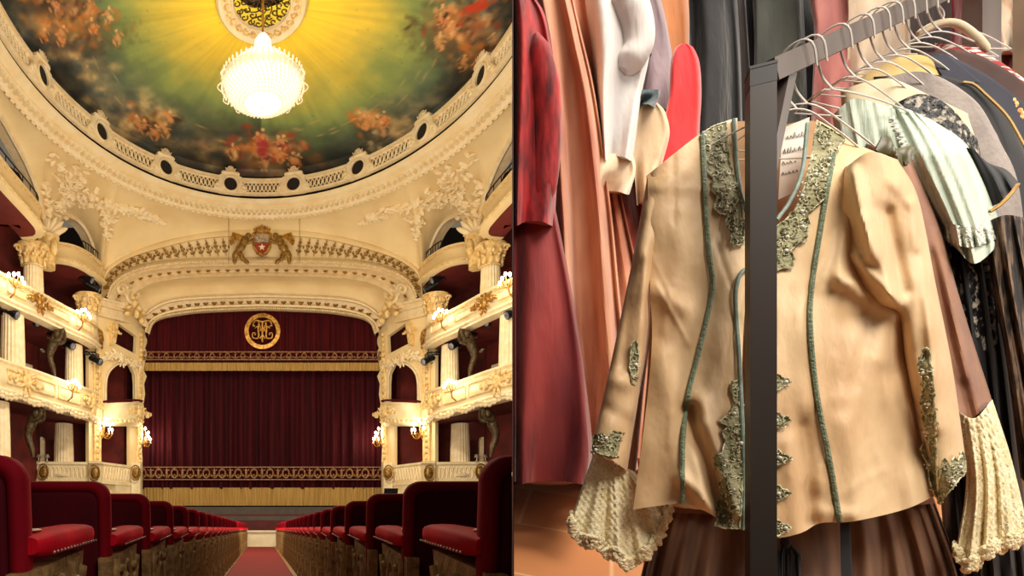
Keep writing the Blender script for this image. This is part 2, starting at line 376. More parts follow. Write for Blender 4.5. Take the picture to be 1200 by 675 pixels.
for i, p in enumerate(cph_all[1:-1]):
    c = el(p, EA-.16, EB-.16, 11.19); n = -Vector((math.sin(p)*EB, math.cos(p)*EA, 0)).normalized(); t = n.cross(Z3)
    r = thing('oculus_cartouche', f'white plaster cartouche with round dark opening on ceiling balustrade, {ORD[i]} of eight from the left', 'cartouche', c, 'cartouches on the ceiling balustrade')
    to = lambda q, e=0: c+t*q[0]+Z3*q[1]+n*e
    m = MB(); m.poly(half_out(), [[(.21*math.cos(a), .06+.21*math.sin(a)) for a in np.linspace(0,2*PI,24,endpoint=False)]], lambda q: to(q,.07), -n*.16); m.build('surround', 'white_trim', r)
    m = MB(); m.tube([to((.235*math.cos(a), .06+.235*math.sin(a)), .08) for a in np.linspace(0,2*PI,25)], .035, 6, False); m.build('ring_moulding', 'white_trim', r)
    m = MB()
    for s in (-1,1):
        m = MB(); m.tube([to((s*(.42-.1*math.cos(a)*(1-a/9)), -.06+.1*math.sin(a)*(1-a/9)), .08) for a in np.linspace(0,6,16)], .03, 5)
        m.build('scroll', 'white_trim', r); m = MB()
    m.ell(to((0,.4),.08), (t*.3, n*.05, Z3*.06), 8, 5)
    for a in range(-2,3): m.ell(to((a*.055,.5-abs(a)*.02),.08), (t*.03+Z3*0, n*.04, (Z3+t*a*.3)*.1), 6, 5)
    m.build('shell', 'white_trim', r)
    m = MB(); m.poly([(.24*math.cos(a), .06+.24*math.sin(a)) for a in np.linspace(0,2*PI,24,endpoint=False)], [], lambda q: to(q,.035), -n*.02); m.build('opening', 'dark', r)  # solid dark disc in place of the shade inside the hole
# ---- painted dome
def vnoise(x, y, seed=0):
    xi, yi = np.floor(x).astype(int), np.floor(y).astype(int); fx, fy = x-xi, y-yi
    h = lambda a, b: np.modf(np.abs(np.sin(a*127.1+b*311.7+seed*74.7)*43758.5453))[0]
    fx, fy = fx*fx*(3-2*fx), fy*fy*(3-2*fy)
    return (h(xi,yi)*(1-fx)+h(xi+1,yi)*fx)*(1-fy)+(h(xi,yi+1)*(1-fx)+h(xi+1,yi+1)*fx)*fy
def fbm(x, y, seed=0, o=5): return sum(vnoise(x*2**i, y*2**i, seed+i)*.5**(i+1) for i in range(o))/(1-.5**o)
def painting(px, py):
    dx, dy = px-307, py-5; ang = np.arctan2(dy, dx)
    r = np.sqrt((dx/1.12)**2+(dy*1.22)**2)
    nz = fbm(px/34+4, py/26, 3); nz2 = fbm(px/17, py/13, 9); nz3 = fbm(px/7, py/7, 12, 3)
    rr = r+(nz-.5)*46+(np.where(dx<0, 18, -6)*np.clip(r/120,0,1))
    stops = [(0,(250,222,70)),(62,(245,212,62)),(100,(216,190,66)),(128,(176,166,72)),(158,(122,136,76)),(190,(80,100,68)),(222,(60,66,56)),(260,(52,50,48)),(420,(46,42,42))]
    c = np.stack([np.interp(rr, [s[0] for s in stops], [s[1][k] for s in stops]) for k in range(3)], 1)
    ray = (vnoise(ang*22, r/150, 5)-.5)+(vnoise(ang*47, r/90, 6)-.5)*.6; c *= (1+.09*ray*np.clip(r/60,0,1)*np.clip((230-r)/60,0,1))[:,None]
    dark = np.clip((rr-170)/60, 0, 1)
    cl = np.stack([np.interp(nz2*.6+nz*.4, [.25,.42,.55,.7], [(36,58,92,150)[i] for i in range(4)]), np.interp(nz2*.6+nz*.4, [.25,.42,.55,.7], [(42,62,84,128)[i] for i in range(4)]), np.interp(nz2*.6+nz*.4, [.25,.42,.55,.7], [(44,58,66,88)[i] for i in range(4)])], 1)
    mass = fbm(px/62+9, py/48, 31, 4); cl = cl*(.55+1.0*np.clip((mass-.3)/.4,0,1))[:,None]
    c = c*(1-dark[:,None]*.85)+cl*dark[:,None]*.85
    c = c*(1+.22*np.clip((r-90)/90,0,1))[:,None]
    R = np.random.default_rng(11)
    pal = dict(f=(214,150,96), l=(236,190,130), r=(176,58,40), o=(206,118,52), w=(226,206,170), d=(58,36,26), v=(110,50,60), b=(96,86,96), g=(150,120,66))
    def dab(x, y, a, b, rot, col, soft=.5, st=.9):
        nonlocal c
        ca, sa = math.cos(rot), math.sin(rot); u = ((px-x)*ca+(py-y)*sa)/a; v = (-(px-x)*sa+(py-y)*ca)/b
        wob = (nz3-.5)*.9; k = np.clip((1+wob-np.sqrt(u*u+v*v))/soft, 0, 1)[:,None]*st
        c = c*(1-k)+np.array(pal[col] if isinstance(col, str) else col)*k
    def group(x, y, w, h, n, cols, figs):
        dab(x, y+h*.3, w*.66, h*.6, 0, 'd', .9, .6)
        dab(x, y+h*.1, w*.52, h*.42, 0, 'g', 1, .75); dab(x-w*.15, y, w*.3, h*.3, .3, 'o', 1, .5); dab(x+w*.2, y+h*.1, w*.25, h*.25, -.3, 'r' if 'r' in cols else 'g', 1, .4)
        for _ in range(n//2):
            dab(x+R.normal(0,w*.22), y+R.normal(0,h*.2), R.uniform(8,18), R.uniform(5,10), R.uniform(-.8,.8), R.choice(list(cols.replace('r','o'))), 1.0, .5)
        for _ in range(n):
            dab(x+R.normal(0,w*.24), y+R.normal(0,h*.22), R.uniform(4,11), R.uniform(2.5,5.5), R.uniform(0,PI), R.choice(list(cols)), .9, .6)
        for _ in range(figs):
            fx, fy, a = x+R.uniform(-.42,.42)*w, y+R.uniform(-.36,.28)*h, R.uniform(-.7,.7)
            dab(fx+2, fy+9, 7, 4, a+1.2, R.choice(list(cols)), .5); dab(fx, fy+5, 3.6, 5.4, a, 'f', .5); dab(fx-a*3, fy-1.5, 2.3, 2.7, 0, 'l', .4)
            for s in (-1,1): dab(fx+s*5, fy+4+R.uniform(-3,2), 4.6, 1.2, s*R.uniform(.2,.9), 'f', .5); dab(fx+s*3, fy+13, 1.5, 5, s*.5, 'f', .5)
    group(88,22,120,62,60,'fogdlo',9); group(60,-12,90,40,30,'fogd',5); group(180,142,58,30,24,'folgd',5); group(312,174,104,46,44,'roflvr',9)
    group(434,140,48,28,22,'folog',5); group(536,26,110,66,54,'rofdl',8); group(560,64,60,40,20,'fodg',4)
    dab(308,172,9,17,0,(170,50,60),.4); dab(308,160,4,6,0,'f',.4); dab(308,152,2.6,3,0,'l',.3); dab(560,8,26,8,-.3,(200,60,30),.4); dab(530,10,9,4,.6,'f',.4)
    for qx, qy in ((440,155),(434,168),(446,174)): dab(qx,qy,4,3.4,.2,(196,180,140),.3,.85)
    for _ in range(34):
        a = R.uniform(.15,PI-.15); q = R.uniform(175,205); x, y = 307+q*1.12*math.cos(a), 5+q/1.22*math.sin(a); dab(x, y, R.uniform(6,14), R.uniform(1.2,2.4), a+PI/2, (186,166,104), .7, .5)
    return np.clip(c*1.06, 0, 255)
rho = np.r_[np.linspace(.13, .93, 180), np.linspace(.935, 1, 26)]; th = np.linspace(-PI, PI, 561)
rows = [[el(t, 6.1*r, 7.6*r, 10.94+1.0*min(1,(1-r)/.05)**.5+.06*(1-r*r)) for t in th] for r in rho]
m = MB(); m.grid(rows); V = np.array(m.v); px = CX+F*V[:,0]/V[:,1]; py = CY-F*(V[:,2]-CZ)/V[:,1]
c = painting(px, py)/255; c[np.repeat(rho, len(th)) > .965] = (.07,.065,.06); c = np.where(c<=.04045, c/12.92, ((c+.055)/1.055)**2.4); o = m.build('ceiling', 'paint', cols=np.c_[c, np.ones(len(c))]); struct(o)  # springing wall coloured near black for the shade between balusters
# ---- rosette
ra, rb, rc = .965, 1.16, Vector((0,EC+.78,11.93))
ro = thing('ceiling_rosette', 'cream and gilt oval rosette around the pierced grille above the chandelier', 'rosette', rc)
re = lambda r, z, n=64: [rc+Vector((ra*r*math.sin(a), rb*r*math.cos(a), z)) for a in np.linspace(0,2*PI,n,endpoint=False)]
m = MB(); m.grid([re(1.02,.12), re(1.02,-.02), re(.97,-.06), re(.92,-.03), re(.90,.0), re(.88,-.02), re(.70,.03), re(.68,-.02), re(.65,-.02), re(.63,.1)], closed_u=True); m.build('frame', 'plaster', ro)
m = MB()
for k in range(26):
    a = 2*PI*k/26; d = Vector((ra*math.sin(a), rb*math.cos(a), 0)); t = Vector((d.y,-d.x,0)).normalized(); c = rc+d*.79+Vector((0,0,-.02))
    m.ell(c, (t*.06, d.normalized()*.05, Z3*.03), 6, 4); m.tube([c+t*(.08*math.cos(q))+d*(.07*math.sin(q)) for q in np.linspace(0,4.5,8)], .016, 4)
m.build('scroll_pattern', 'cream_gilt', ro)
m = MB(); m.poly([(math.sin(a)*.66, math.cos(a)*.66) for a in np.linspace(0,2*PI,48,endpoint=False)], [], lambda q: rc+Vector((q[0]*ra,q[1]*rb,.12)), Vector((0,0,.02))); m.build('backing', 'grille', ro)
m = MB()
for rr_, nn in ((.2,8),(.42,14),(.58,20)):
    for k in range(nn):
        a = 2*PI*k/nn+rr_*3; c = rc+Vector((ra*rr_*math.sin(a), rb*rr_*math.cos(a), .06)); q = .085
        m.tube([c+Vector((q*math.cos(x+a)*(1-x/9), q*math.sin(x+a)*(1-x/9), 0)) for x in np.linspace(0,6,12)], .016, 4)
for k in range(10):
    a = 2*PI*k/10; m.tube([rc+Vector((ra*r*math.sin(a+.5*math.sin(r*9)), rb*r*math.cos(a+.5*math.sin(r*9)), .06)) for r in np.linspace(.04,.64,12)], .014, 4)
m.build('grille', 'bronze', ro)
# ---- chandelier
cc = P(308,98,EC); ch = thing('chandelier', 'large lit crystal chandelier hanging below the painted ceiling', 'chandelier', cc)
m = MB(); m.tube([cc+Z3*.9, Vector((cc.x,cc.y,12.0))], .025, 8); m.build('rod', 'gold', ch)
m = MB(); m.lathe([(.02,1.0),(.09,.98),(.17,.86),(.19,.72),(.17,.62),(.24,.55),(.30,.48)], cc, 24); m.build('crown', 'crystal', ch)
m = MB(); m.lathe([(.74,.10),(.80,.08),(.82,.02),(.80,-.05),(.76,-.06)], cc, 48); m.build('rim', 'crystal_dim', ch)
m = MB(); m.lathe([(.28,.50),(.5,.40),(.68,.22),(.75,.09)], cc, 36); m.build('canopy', 'crystal', ch)
m = MB(); m.lathe([(.775*math.cos(a), -.02-.44*math.sin(a)) for a in np.linspace(0,1.10,14)]+[(.34,-.39),(.32,-.36)], cc, 48); m.build('bowl', 'crystal', ch)
m = MB(); m.lathe([(.32,-.36),(.31,-.41),(.24,-.45),(.14,-.48),(.03,-.49)], cc, 32); m.build('lower_basket', 'crystal', ch)
for k in range(48):
    a = 2*PI*k/48; q = cc+Vector((.83*math.cos(a), .83*math.sin(a), 0))
    for z in (.11, -.09): m = MB(); m.ell(q+Z3*z, ((.022,0,0),(0,.022,0),(0,0,.055)), 6, 5); m.build('crystal_drop', 'crystal_dim', ch)
    m = MB(); bs = np.linspace(.12,1.1,37); m.tube([cc+Vector((.785*math.cos(b)*math.cos(a+b*.25), .785*math.cos(b)*math.sin(a+b*.25), -.02-.45*math.sin(b))) for b in bs], [.020 if i%4 in (1,2) else .005 for i in range(37)], 5); m.build('crystal_strand', 'crystal_dim', ch)
m = MB()
for k in range(14):
    a = 2*PI*k/14; d = Vector((math.cos(a), math.sin(a), 0))
    m.tube([cc+d*(.8+.12*math.sin(t*PI))+Z3*(.05-.24*t) for t in np.linspace(0,1,8)], .012, 5)
m.build('arm_garland', 'crystal_dim', ch)
# ---- side plans (left-hand, X<0): tier front line
PLAN = cr([(-7.6,11.5),(-7.15,14.0),(-6.75,16.2),(-6.2,17.7),(-5.78,19.0),(-5.5,19.7),(-5.34,20.5),(-5.42,21.3)], 60)
def offset(plan, d):
    p = np.asarray(plan); t = np.gradient(p, axis=0); t /= np.linalg.norm(t, axis=1)[:,None]
    return p+np.c_[t[:,1], -t[:,0]]*d     # + = into the hall
def strip(plan, prof, s):
    """profile (offset into hall, z) swept along plan"""
    rows = []
    for d, z in prof:
        q = offset(plan, d); rows.append([Vector((s*x, y, z)) for x, y in q])
    return rows
def frame_at(plan, i, s, d=0):
    p = offset(plan, d); t = p[min(i+1,len(p)-1)]-p[max(i-1,0)]; t /= np.linalg.norm(t)
    return Vector((s*p[i][0], p[i][1], 0)), Vector((s*t[0], t[1], 0)), Vector((s*t[1], -t[0], 0))
def idx_px(plan, px, d=0):
    q = offset(plan, d); return int(np.argmin(np.abs(CX+F*q[:,0]/q[:,1]-px)))
# ---- proscenium side towers plane
TA, TB = np.array([-5.38,21.0]), np.array([-4.25,22.8]); TD = TB-TA
TN = Vector((TD[1], -TD[0], 0)).normalized()     # towards the hall
def T(px, py, off=0, s=1):
    k = (px-CX)/F; a = TA+np.array([TN.x, TN.y])*off
    t = (k*a[1]-a[0])/(TD[0]-k*TD[1]); X, D = a+t*TD
    return Vector((s*X, D, CZ+(CY-py)/F*D))
def tn(s): return Vector((TN.x*s, TN.y, 0))
BACK = {}
def sconce(p, s, n, lab, outx, k=1.0):
    r = thing('wall_sconce', lab, 'sconce', p, 'lit candle sconces beside the stage')
    n = Vector(n); t = n.cross(Z3)
    m = MB(); m.ell(p, (t*.06, n*.04, Z3*.22), 8, 6); m.tube([p, p+n*.12-Z3*.1, p+n*.25], .02, 6); m.build('back_plate', 'gold', r)
    ma = MB()
    for i, (a, z, q) in enumerate(((-.26,-.02,.22),(0,-.06,.34),(.26,-.02,.22),(0,.3,.16),(-.14,.14,.24),(.14,.14,.24))):
        e = p+t*a+n*q+Z3*z
        ma.tube(cr([p+n*.1-Z3*.12, p+t*a*.6+n*q*.7-Z3*.16+Z3*z*.5, e], 8), .014, 5); ma.lathe([(.0,0),(.05,.01),(.03,.03)], e, 8)
        mb_ = MB(); mb_.lathe([(.016,.02),(.016,.12),(0,.12)], e, 6); mb_.build('candle', 'white_trim', r); mc = MB(); mc.ell(e+Z3*.155, ((.036,0,0),(0,.036,0),(0,0,.055)), 8, 6); mc.build('bulb', 'bulb', r)
    ma.build('arm', 'gold', r)
    return r
def lamp(name, loc, power, col=(1,.8,.52), size=.15, typ='POINT'):
    l = bpy.data.lights.new(name, typ); l.energy = power; l.color = col
    if typ == 'POINT': l.shadow_soft_size = size
    o = bpy.data.objects.new(name, l); COL.objects.link(o); o.location = loc; return o
def ornament(m, c, t, n, k=1.0, dense=10, seed=0):
    r = random.Random(seed)
    m.ell(c, (t*.16*k, n*.09*k, Z3*.2*k), 10, 8)
    for i in range(dense):
        a = 2*PI*i/dense; q = .24*k*(1+.25*math.sin(3*a)); d = t*math.cos(a)+Z3*math.sin(a)
        m.ell(c+d*q*1.1, (d*.13*k, n*.06*k, (t*-math.sin(a)+Z3*math.cos(a))*.05*k), 6, 5)
    for s in (-1,1):
        m.tube([c+t*s*(.3+.2*x)*k+Z3*(.12*math.sin(x*6))*k+n*.03 for x in np.linspace(0,1,9)], .035*k, 5)
        for x in (.4,.52,.64): m.ell(c+t*s*x*k+Z3*r.uniform(-.08,.08)*k, (t*.06*k, n*.05*k, Z3*.08*k), 6, 5)
def shaft(m, c, r, z0, z1, n=84, nf=20):
    m.lathe([(r*1.02, z0), (r, z0+.1*(z1-z0)), (r*.97, z0+.5*(z1-z0)), (r*.88, z1)], (c[0], c[1], 0), n, flute=.12, nf=nf)
def column(x, y, z0, z1, r, lab, s, cap=True):
    o = thing('column', lab, 'column', (s*x, y, z0), 'fluted columns of the side galleries')
    m = MB(); shaft(m, (s*x, y), r, z0+.1, z1-(.62 if cap else .08)); m.build('shaft', 'white_trim', o, angle=80)
    m = MB(); m.lathe([(r*1.3, z0),(r*1.35,z0+.06),(r*1.1,z0+.11),(r*1.02,z0+.13)], (s*x,y,0), 24); m.build('base', 'white_trim', o)
    if cap:
        m = MB(); zc = z1-.62; c = Vector((s*x, y, 0))
        m.lathe([(r*.9,zc),(r*1.0,zc+.03),(r*.92,zc+.07),(r*.95,zc+.3),(r*1.25,zc+.52),(r*1.5,zc+.56),(r*1.5,z1),(0,z1)], c, 20)
        for k in range(10):
            a = 2*PI*k/10; d = Vector((math.cos(a), math.sin(a), 0)); t = Vector((-d.y, d.x, 0))
            m.ell(c+d*r*1.08+Z3*(zc+.16), (t*.09, d*.05, Z3*.13), 6, 5); m.ell(c+d*r*1.2+Z3*(zc+.27), (t*.05, d*.06, Z3*.05), 6, 4); m.ell(c+d*r*1.25+t*.06+Z3*(zc+.38), (t*.06, d*.05, Z3*.09), 6, 4)
        for k in range(4):
            a = PI/4+PI/2*k; d = Vector((math.cos(a), math.sin(a), 0)); t = Z3
            m.tube([c+d*(r*1.5+.1*math.cos(q)*(1-q/10))+Z3*(zc+.44+.1*math.sin(q)*(1-q/10)) for q in np.linspace(0,7,16)], .035, 6)
        m.build('capital', 'cream_gilt', o)
    return o
for s in SH:
    sd = SIDE[s]; H = sd
    # back walls and slabs of the galleries
    wp = offset(PLAN, -1.9)
    m = MB(); m.grid([[Vector((s*x, y, z)) for x, y in wp] for z in (0, 3, 6, 9, 11.6)]); struct(m.build('wall_'+sd, 'box_red'))
    m = MB(); m.add([(s*-9.6,22.0,0),(s*-4.3,23.9,0),(s*-4.3,23.9,8.6),(s*-9.6,22.0,11)], [(0,1,2,3)]); struct(m.build('wall_'+sd+'_box', 'box_red', smooth=False))
    # door-like cream panels on the back wall
    for q, (dx, z0, z1) in enumerate(((33,4.25,5.75),(71,4.25,5.6),(62,6.45,7.7),(60,2.4,3.6))):
        c, t, n = frame_at(PLAN, idx_px(PLAN, dx, -1.8), s, -1.82); m = MB(); m.box(c+Z3*(z0+z1)/2, (.34,.08,z1-z0), (t,n,Z3)); m.box(c+Z3*(z0+z1)/2+n*.04, (.2,.06,z1-z0-.2), (t,n,Z3)); struct(m.build('door_1', 'white_trim', smooth=False))
    # ---- tier 1 and 2 balconies
    for ti, (zt, zb, nm) in enumerate(((4.97,4.12,'lower'),(7.18,6.47,'middle'))):
        b = thing('balcony', f'{nm} {sd}-hand gallery balcony with curved cream and gilt parapet front', 'balcony', frame_at(PLAN, 40, s)[0]+Z3*zb, 'gallery balconies around the auditorium')
        h = zt-zb
        m = MB(); m.grid(strip(PLAN, [(-.30,zt-.02),(-.30,zt),(-.02,zt+.02),(.05,zt),(.06,zt-.06),(0,zt-.1),(-.02,zt-.12)], s)); m.build('handrail', 'velvet_dark' if False else 'white_trim', b)
        m = MB(); m.grid(strip(PLAN, [(-.02,zt-.12),(.03,zt-.2),(.07,zt-.35*h),(.09,zt-.6*h),(.04,zb+.2),(.0,zb+.14)], s)); m.build('parapet', 'marble', b)
        m = MB(); m.grid(strip(PLAN, [(.0,zb+.14),(.08,zb+.12),(.10,zb+.05),(.05,zb),(.06,zb-.06),(-.1,zb-.1),(-.2,zb-.1)], s)); m.build('base_moulding', 'white_trim', b)
        m = MB(); m.grid(strip(PLAN, [(-.15,zb-.08),(-.9,zb-.02),(-2.0,zb+.02)], s)); m.build('soffit', 'soffit_red', b)
        m = MB(); m.grid(strip(PLAN, [(-.3,zt-.4),(-2.0,zt-.4)], s)); m.build('deck', 'dark', b)
        # raised panel mouldings
        panels = ((4,24),(28,62),(66,90),(94,108)) if ti == 0 else ((4,30),(52,78),(88,106))
        for x0, x1 in panels:
            i0, i1 = idx_px(PLAN, x0), idx_px(PLAN, x1); m = MB()
            for z in (zt-.24, zb+.26):
                m.tube([frame_at(PLAN, i, s, .085)[0]+Z3*z for i in range(i0, i1+1)], .022, 5)
            for i in (i0, i1): m.tube([frame_at(PLAN, i, s, .085)[0]+Z3*(zt-.24), frame_at(PLAN, i, s, .085)[0]+Z3*(zb+.26)], .022, 5)
            m.build('panel_moulding', 'cream_gilt', b)
        for q, x in enumerate((27,106) if ti == 0 else (43,115)):
            c, t, n = frame_at(PLAN, idx_px(PLAN, x), s, .12); m = MB(); ornament(m, c+Z3*(zt+zb)/2, t, n, .95 if ti == 0 else .8, seed=q)
            m.build('cartouche', 'cream_gilt' if ti == 0 else 'gold', b)
        m = MB(); r = random.Random(ti)
        ip = np.linspace(2, 58, 120)
        if ti == 0:
            for q, i in enumerate(ip):
                c, t, n = frame_at(PLAN, int(round(i)), s, .05); m.ell(c+Z3*(zb-.04+.05*math.sin(q*.5)), (t*.1, n*.07, Z3*r.uniform(.07,.13)), 6, 5)
            m.build('lace_edge', 'plaster', b)
        else:
            bead(m, [frame_at(PLAN, i, s, .075)[0]+Z3*(zt-.10) for i in range(2,59)], .032)
            m.build('bead_edge', 'cream_gilt', b)
        # lit bracket lamps on the fronts
        for q, x in enumerate((73,) if ti == 0 else (6,88)):
            c, t, n = frame_at(PLAN, idx_px(PLAN, x), s, .16); c = c+Z3*(zt-.22)
            where = 'lower gallery front' if ti == 0 else ('middle gallery front, farther along from the stage' if x == 6 else 'middle gallery front, close to the stage')
            r_ = thing('gallery_light', f'glowing candelabra bracket light on the {sd}-hand {where}', 'light', c, 'bracket lights on the gallery fronts')
            ma = MB(); ma.tube([c+Z3*-.4, c-Z3*.3+n*.14, c-Z3*.05+n*.18], .025, 6)
            for a in (-.3,-.15,0,.15,.3):
                e = c+t*a+n*(.2+.06*math.cos(a*5))+Z3*(.12-abs(a)*.4); ma.tube([c-Z3*.15+n*.15, c+t*a*.8-Z3*.1+n*.2, e], .014, 5); mc = MB(); mc.ell(e+Z3*.06, ((.04,0,0),(0,.04,0),(0,0,.06)), 8, 6); mc.build('bulb', 'bulb', r_)
            ma.build('bracket', 'gold', r_)
            lamp('gallery_lamp', c+n*.5+Z3*.1, 26)
    # ---- upper tier: two bowed box fronts
    for q, (pts, x, nm) in enumerate((([(-6.6,19.2),(-6.1,19.15),(-5.65,19.4),(-5.36,19.95),(-5.22,20.6),(-5.2,21.2)], 90, 'close to the stage'), ([(-6.5,9.5),(-6.12,12.0),(-6.05,14.8),(-5.93,16.4),(-5.93,17.1),(-6.15,17.5),(-6.6,17.6)], 30, 'farther from the stage'))):
        pn = cr(pts, 40); zt, zb = 9.17, 8.62
        b = thing('upper_box', f'bowed cream box front on the {sd}-hand top gallery, {nm}', 'balcony', Vector((s*pn[20][0], pn[20][1], zb)), 'bowed boxes of the top gallery')
        m = MB(); m.grid(strip(pn, [(-.25,zt),(.0,zt+.02),(.06,zt),(.06,zt-.06),(0,zt-.09),(-.01,zt-.2),(.05,zt-.42),(.1,zb+.08),(.12,zb+.05),(.1,zb-.02),(.0,zb-.05),(-.12,zb-.05)], s)); m.build('parapet', 'cream', b)
        m = MB(); m.grid(strip(pn, [(-.1,zb-.04),(-.5,zb),(-2.2,zb+.02)], s)) if q else m.grid([[Vector((s*a[0],a[1],zb-.03)) for a in offset(pn,-.1)], [Vector((s*a,y_,zb)) for a, y_ in np.linspace((-8.0,19.6),(-6.6,22.4),40)]]); m.build('soffit', 'soffit_red', b)
        m = MB()
        for off_, z in ((.06,zt-.10),(.12,zb)): m = MB(); bead(m, [frame_at(pn, i, s, off_)[0]+Z3*z for i in range(40)], .032); m.build('gilt_bead_edge', 'cream_gilt', b)
        m = MB(); i0 = 18
        for i in range(i0, 40, 2):
            c, _, _ = frame_at(pn, i, s, -.05); m.tube([c+Z3*zt, c+Z3*(zt+.3)], .012, 5)
        m.tube([frame_at(pn, i, s, -.05)[0]+Z3*(zt+.3) for i in range(i0, 40)], .018, 5); m.build('iron_railing', 'black_metal', b)
    # ---- columns
    column(-6.52, 18.25, 6.5, 8.66, .30, f'gilded capital column on the {sd}-hand middle gallery between the two bowed boxes', s)
    column(-5.62, 20.75, 6.5, 8.15, .30, f'gilded capital column on the {sd}-hand middle gallery beside the stage tower', s)
    column(-6.72, 17.25, 4.2, 6.44, .33, f'fluted cream column behind the {sd}-hand lower gallery front, the one farther from the stage', s, False)
    column(-5.9, 20.1, 4.2, 6.44, .29, f'fluted cream column behind the {sd}-hand lower gallery front, the one nearer the stage', s, False)
    column(-6.5, 21.0, 2.3, 4.12, .32, f'fluted cream column on the {sd}-hand ground boxes beneath the lower gallery', s, False)
    column(-7.02, 17.0, 2.0, 4.05, .33, f'fluted cream column beneath the lower gallery near the {sd}-hand edge', s, False)
    # carved bracket figures
    for dx, zt, D, lab in ((62,6.42,18.6,'middle'),(37,4.02,18.0,'lower')):
        p0 = P(dx,0,D); p0 = Vector((s*p0.x, D, zt)); r = thing('bracket_figure', f'dark carved bracket figure holding up the {sd}-hand {lab} gallery', 'carving', p0, 'carved bracket figures under the galleries')
        m = MB(); m.tube(cr([p0+Vector((s*.35,0,-.05)), p0+Vector((s*.1,0,-.15)), p0+Vector((0,0,-.45)), p0+Vector((s*-.1,0,-.8)), p0+Vector((0,0,-1.15)), p0+Vector((s*.05,0,-1.4))], 14), [.07,.08,.10,.12,.14,.15,.14,.12,.10,.09,.09,.08,.06,.04], 8); m.build('body', 'bronze', r)
        m = MB(); m.ell(p0+Vector((s*.16,-.12,-.2)), ((.11,0,0),(0,.11,0),(0,0,.14)), 8, 6); m.build('head', 'bronze', r)
        m = MB()
        for a in (-1,1): m.tube(cr([p0+Vector((s*.02,-.1*a,-.4)), p0+Vector((s*.28,-.16*a,-.32)), p0+Vector((s*.3,-.1*a,-.05))], 8), [.07,.07,.06,.06,.05,.05,.05,.05], 6)
        m.build('arm', 'bronze', r)
    # black stage lights under the galleries
    for dx, py, D, q in ((12,366,17.0,0),(38,376,18.2,1),(62,392,19.0,2),(80,404,19.8,3),(112,422,20.6,4),(101,326,20.3,5),(109,336,20.5,6)):
        c = P(dx,py,D); c = Vector((s*c.x, c.y, c.z)); r = thing('stage_light', f'black stage spotlight slung under the {sd}-hand ' + (f'middle gallery, {ORD[q]} along towards the stage' if q < 5 else ('top box beside the stage, upper one' if q == 5 else 'top box beside the stage, lower one')), 'spotlight', c, 'black stage lights under the galleries')
        d = Vector((s*.75,-.1-.3*q+.1*q*q*.6,-.35)).normalized(); m = MB(); m.tube([c-d*.24, c+d*.09, c+d*.1, c+d*.22], [.07,.09,.11,.12], 10); m.box(c-d*.05+Z3*.1, (.2,.2,.1)); m.tube([c-d*.2, c-d*.3-Z3*.15, c+Vector((0,.3,-.1)), c+Vector((0,.5,.25))], .018, 5); m.build('housing', 'black_metal', r)
        m = MB(); m.ell(c+d*.22, (d*.03, d.cross(Z3).normalized()*.1, d.cross(Z3).cross(d).normalized()*.1), 10, 6); m.build('lens', mat('lens', S(90,100,120), S(160,160,170), rough=.1) if 'lens' not in MATS else 'lens', r)
        m = MB(); u = d.cross(Z3).normalized(); m.tube([c+u*.17, c+u*.17+Z3*.22, c-u*.17+Z3*.22, c-u*.17], .018, 5); m.tube([c+Z3*.22, c+Z3*.42], .02, 5); m.build('yoke', 'black_metal', r)
    rail = MB(); rail.tube([Vector((s*P(x,y,D).x, D, P(x,y,D).z)) for x,y,D in ((-6,352,16.4),(38,367,18.2),(66,385,19.2),(90,404,20.0))], .03, 6)
    lb = thing('lighting_bar', f'black lighting bar with looping cables under the {sd}-hand middle gallery', 'lighting bar', Vector((s*-6,18.5,6))); rail.build('bar', 'black_metal', lb)
    rc_ = random.Random(4); pts = [Vector((s*P(x,y,D).x, D, P(x,y,D).z)) for x,y,D in ((-6,352,16.4),(38,367,18.2),(66,385,19.2),(90,404,20.0),(112,414,20.6))]
    for k in range(3):
        q = cr(pts, 60); m = MB(); m.tube([Vector(p)+Vector((rc_.uniform(-.05,.05),rc_.uniform(-.05,.05),-.08-.12*abs(math.sin(i*.33+k*1.3))*rc_.uniform(.6,1)+k*.06)) for i, p in enumerate(q)], .025, 5); m.build('cable', 'black_metal', lb)
    m = MB(); m.box(pts[1]+Z3*-.12, (.3,.3,.2)); m.build('junction_box', 'black_metal', lb, smooth=False)
    # ---- tower
    to = lambda off: (lambda q: T(q[0], q[1], off, s)); nb_ = -tn(s)
    tw = thing('proscenium_tower', f'cream carved tower of stage boxes at the {sd} of the curtain', 'tower', T(140,582,0,s))
    arcd = [(124,476),(124.5,448),(128,436),(136,428),(145,425),(153,428),(158,438),(159,450),(159,480)]
    edge = [(171.5,381),(170,392),(173,400),(170,408),(174,416),(170,424),(168.5,434),(172,441),(169,450),(170,462),(168,474),(170,484),(167,496),(168,510),(166,524),(167,540),(165,560),(163.5,584)]
    m = MB(); m.poly([(104,352),(140,352)]+edge+[(104,584)], [[(136,377),(160,394),(159,415),(134,402)], arcd, [(118,492),(152,498),(152,546),(118,544)]], to(0), nb_*.14); m.build('wall_panel', 'cream', tw, smooth=False)
    m = MB(); m.add([T(x,y,-1.1,s) for x,y in ((100,360),(176,372),(176,560),(100,560))], [(0,1,2,3)]); m.build('box_lining', 'box_red', tw, smooth=False)
    m = MB(); m.tube([T(x,y,.02,s) for x,y in cr(arcd, 40)], .035, 6); m.tube([T(x,y,.03,s) for x,y in cr([(121.5,476),(122,447),(126,434),(135,425),(145,422),(155,425),(161,437),(162,450),(162,480)],40)], .03, 6); m.build('arch_moulding', 'white_trim', tw)
    m = MB()
    for a, b in (((117,398),(117,543)),((111,400),(111,543)),((164,420),(161,545))): m.tube([T(*a,.05,s), T(*b,.05,s)], .05, 6)
